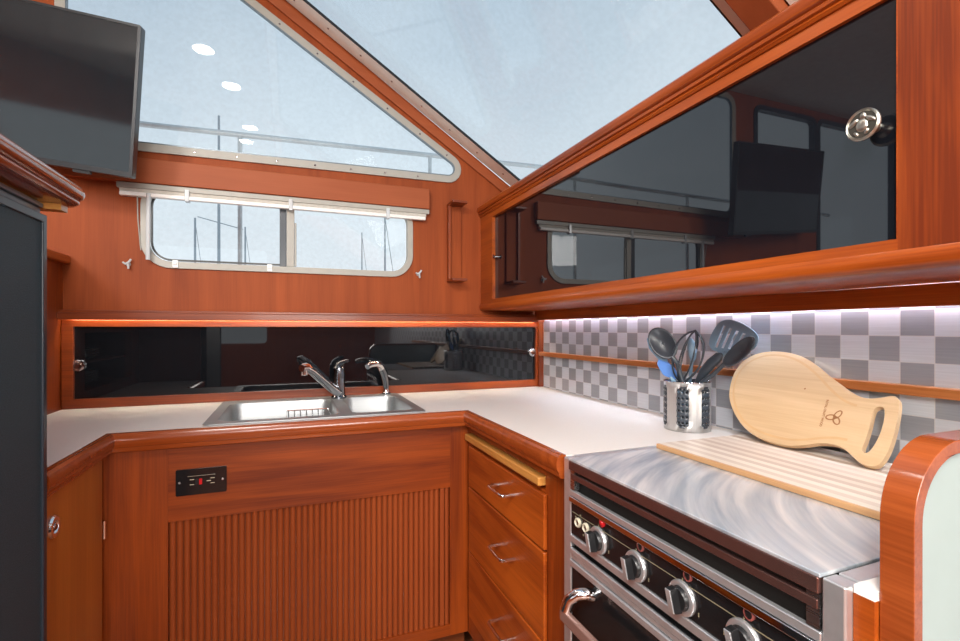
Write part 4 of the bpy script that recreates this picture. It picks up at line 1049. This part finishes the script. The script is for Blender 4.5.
m = MB(); a0 = Vector(tvp(W*0.45, 0.2, 0.058)); m.tube([a0, a0+Vector((-0.03, 0.12, 0)), (a0.x-0.05, YB-0.014, a0.z)], 0.018, 12)
m.obox((a0.x-0.05, YB-0.0085, a0.z), (0.05, 0, 0), (0, 0.006, 0), (0, 0, 0.09)); obj('wall_arm', m, 'black', tv)

# ------------------------------------------------------------------ bulkhead end with bentwood cap (right foreground)
bk = empty('bulkhead', (0.9, 0.32, -H), 'pale bulkhead panel with rounded varnished wood cap at right foreground', 'partition')
bo = roundpoly([(0.603, -H), (1.19, -H), (1.19, -0.122), (0.603, -0.122)], [0, 0, 0, 0.085], 12)
bi = inset(bo, 0.015)
obj('cap', MB().slab(bo, [bi], XZ, 0.304, 0.336), 'teak_cap', bk, bevel=0.004, seg=3)
obj('panel', MB().slab(inset(bi, 0.0005), [], XZ, 0.308, 0.332), 'pale_panel', bk)

# ------------------------------------------------------------------ downlights in the headliner
dl = None
for (x, y) in ((-0.418, 1.548), (-0.326, 1.177), (-0.267, 0.556), (-0.315, 0.259)):
    if dl is None:
        dl = empty('ceiling_light', (x, y, CZ), 'round white downlight in the row on the headliner', 'ceiling light', 'downlights in the headliner')
        m = MB(); m.lathe([(0.062, 0.0), (0.062, -0.004), (0.052, -0.007), (0.050, -0.002)], (x, y, CZ-0.0005), (0, 0, 1), 28); obj('bezel', m, 'white_plastic', dl)
        m = MB(); m.lathe([(0.050, -0.003), (0, -0.0035)], (x, y, CZ-0.0005), (0, 0, 1), 28); obj('lens', m, 'lamp', dl)
        l0 = (x, y)
    else:
        dup(dl, (x-l0[0], y-l0[1], 0))

# ------------------------------------------------------------------ outside: deck rail and harbour masts
rl = empty('deck_rail', (0, 3.2, 0.2), 'grey tubular deck rail seen outside the side windows', 'railing')
m = MB(); m.tube([(-3.2, 3.2, 1.12), (-0.76, 3.2, 1.14), (0.96, 3.2, 1.185), (2.2, 3.2, 1.22), (3.4, 3.1, 1.24)], 0.016, 10); obj('top_tube', m, 'rail', rl)
for x in (-2.6, -1.4, -0.276, 0.888, 2.1):
    m = MB(); m.tube([(x, 3.2, -0.2), (x, 3.2, 1.135+0.025*(x+0.76))], 0.013, 8); obj('stanchion', m, 'rail', rl)
first = None
for i, (x, y, z1, r, lab) in enumerate(((-3.18, 20, 4.0, 0.055, 'thin grey mast furthest left through the sliding window'),
                             (-2.42, 20, 7.8, 0.065, 'tallest grey mast, rising past the valance into the upper window'),
                             (-1.55, 20, 3.8, 0.045, 'short grey mast between the tallest mast and the rail post'),
                             (2.71, 20, 3.9, 0.035, 'thin faint mast left in the right window pane'),
                             (3.64, 20, 4.9, 0.055, 'grey mast at the right of the sliding window'))):
    m = MB(); m.tube([(x, y, -1.5), (x, y, z1)], [r, r*0.6], 8)
    e = empty('sailboat_mast', (x, y, -1.5), lab, 'mast', 'harbour masts beyond the window')
    obj('pole', m, 'mast', e)
    m = MB()
    if i == 1: m.tube([(-3.1, 20, 4.05), (-1.62, 20, 3.7)], 0.018, 6)
    elif i == 4: m.tube([(3.64, 20, 4.6), (4.1, 20, 1.5)], 0.016, 6)
    else: m.tube([(x, y, z1-0.1), (x+0.35, y, 1.0)], 0.010, 6)
    obj('rigging_wire', m, 'mast', e)

# ------------------------------------------------------------------ sky, added fill lights, camera
w = bpy.data.worlds.new('overcast_sky'); scene.world = w; w.use_nodes = True
nt = w.node_tree; bg = nt.nodes['Background']
tc = N(nt, 'ShaderNodeTexCoord'); sp_ = N(nt, 'ShaderNodeSeparateXYZ'); nt.links.new(tc.outputs['Generated'], sp_.inputs[0])
no = N(nt, 'ShaderNodeTexNoise'); no.inputs['Scale'].default_value = 2.2; no.inputs['Detail'].default_value = 5
nt.links.new(tc.outputs['Generated'], no.inputs['Vector'])
ma = N(nt, 'ShaderNodeMath', operation='MULTIPLY_ADD'); ma.inputs[1].default_value = 0.5; ma.inputs[2].default_value = -0.25; nt.links.new(no.outputs['Fac'], ma.inputs[0])
ad = N(nt, 'ShaderNodeMath', operation='ADD'); nt.links.new(sp_.outputs['Z'], ad.inputs[0]); nt.links.new(ma.outputs[0], ad.inputs[1])
r = N(nt, 'ShaderNodeValToRGB')
r.color_ramp.elements[0].position = 0.0; r.color_ramp.elements[0].color = (0.75, 0.80, 0.835, 1)
r.color_ramp.elements[1].position = 0.68; r.color_ramp.elements[1].color = (0.37, 0.465, 0.56, 1)
e = r.color_ramp.elements.new(0.3); e.color = (0.655, 0.73, 0.785, 1)
nt.links.new(ad.outputs[0], r.inputs['Fac']); nt.links.new(r.outputs['Color'], bg.inputs['Color']); bg.inputs['Strength'].default_value = 1.3

def area(name, loc, aim, size, sy, power, col):
    l = bpy.data.lights.new(name, 'AREA'); l.shape = 'RECTANGLE'; l.size = size; l.size_y = sy; l.energy = power; l.color = col
    o = bpy.data.objects.new(name, l); COL.objects.link(o); o.location = (loc[0], loc[1], loc[2]+H)
    d = Vector(aim)-Vector(loc); o.rotation_euler = d.to_track_quat('-Z', 'Y').to_euler()
    return o
area('saloon_ceiling_fill', (-0.60, -0.75, 1.44), (-0.60, -0.749, 0.0), 1.2, 0.85, 120, (1.0, 0.96, 0.91))  # added overhead fill, unseen; no such fixture in the saloon
area('saloon_side_fill', (-1.66, -1.3, 1.30), (0.3, 1.6, 0.0), 0.42, 0.9, 85, (1.0, 0.97, 0.93))  # unseen fill from the left rear, added to brighten the galley
area('saloon_low_fill', (0.2, -1.9, 0.33), (-0.05, 1.6, -0.35), 1.2, 0.45, 62, (1.0, 0.96, 0.90))  # unseen fill behind the camera, added to lift the front faces

cam = bpy.data.cameras.new('camera'); co = bpy.data.objects.new('camera', cam); COL.objects.link(co)
co.location = (0, 0, H); co.rotation_euler = (math.radians(90), 0, math.radians(-21.4))
cam.sensor_width = 36; cam.lens = 485/960*36; cam.shift_y = 8.5/960; cam.clip_start = 0.02
scene.camera = co
scene.view_settings.view_transform = 'Standard'
scene.view_settings.look = 'None'
scene.view_settings.exposure = 0.0
scene.cycles.max_bounces = 8
scene.cycles.transparent_max_bounces = 12
scene.cycles.caustics_reflective = False
scene.cycles.caustics_refractive = False
scene.cycles.sample_clamp_indirect = 6.0
scene.cycles.use_denoising = True
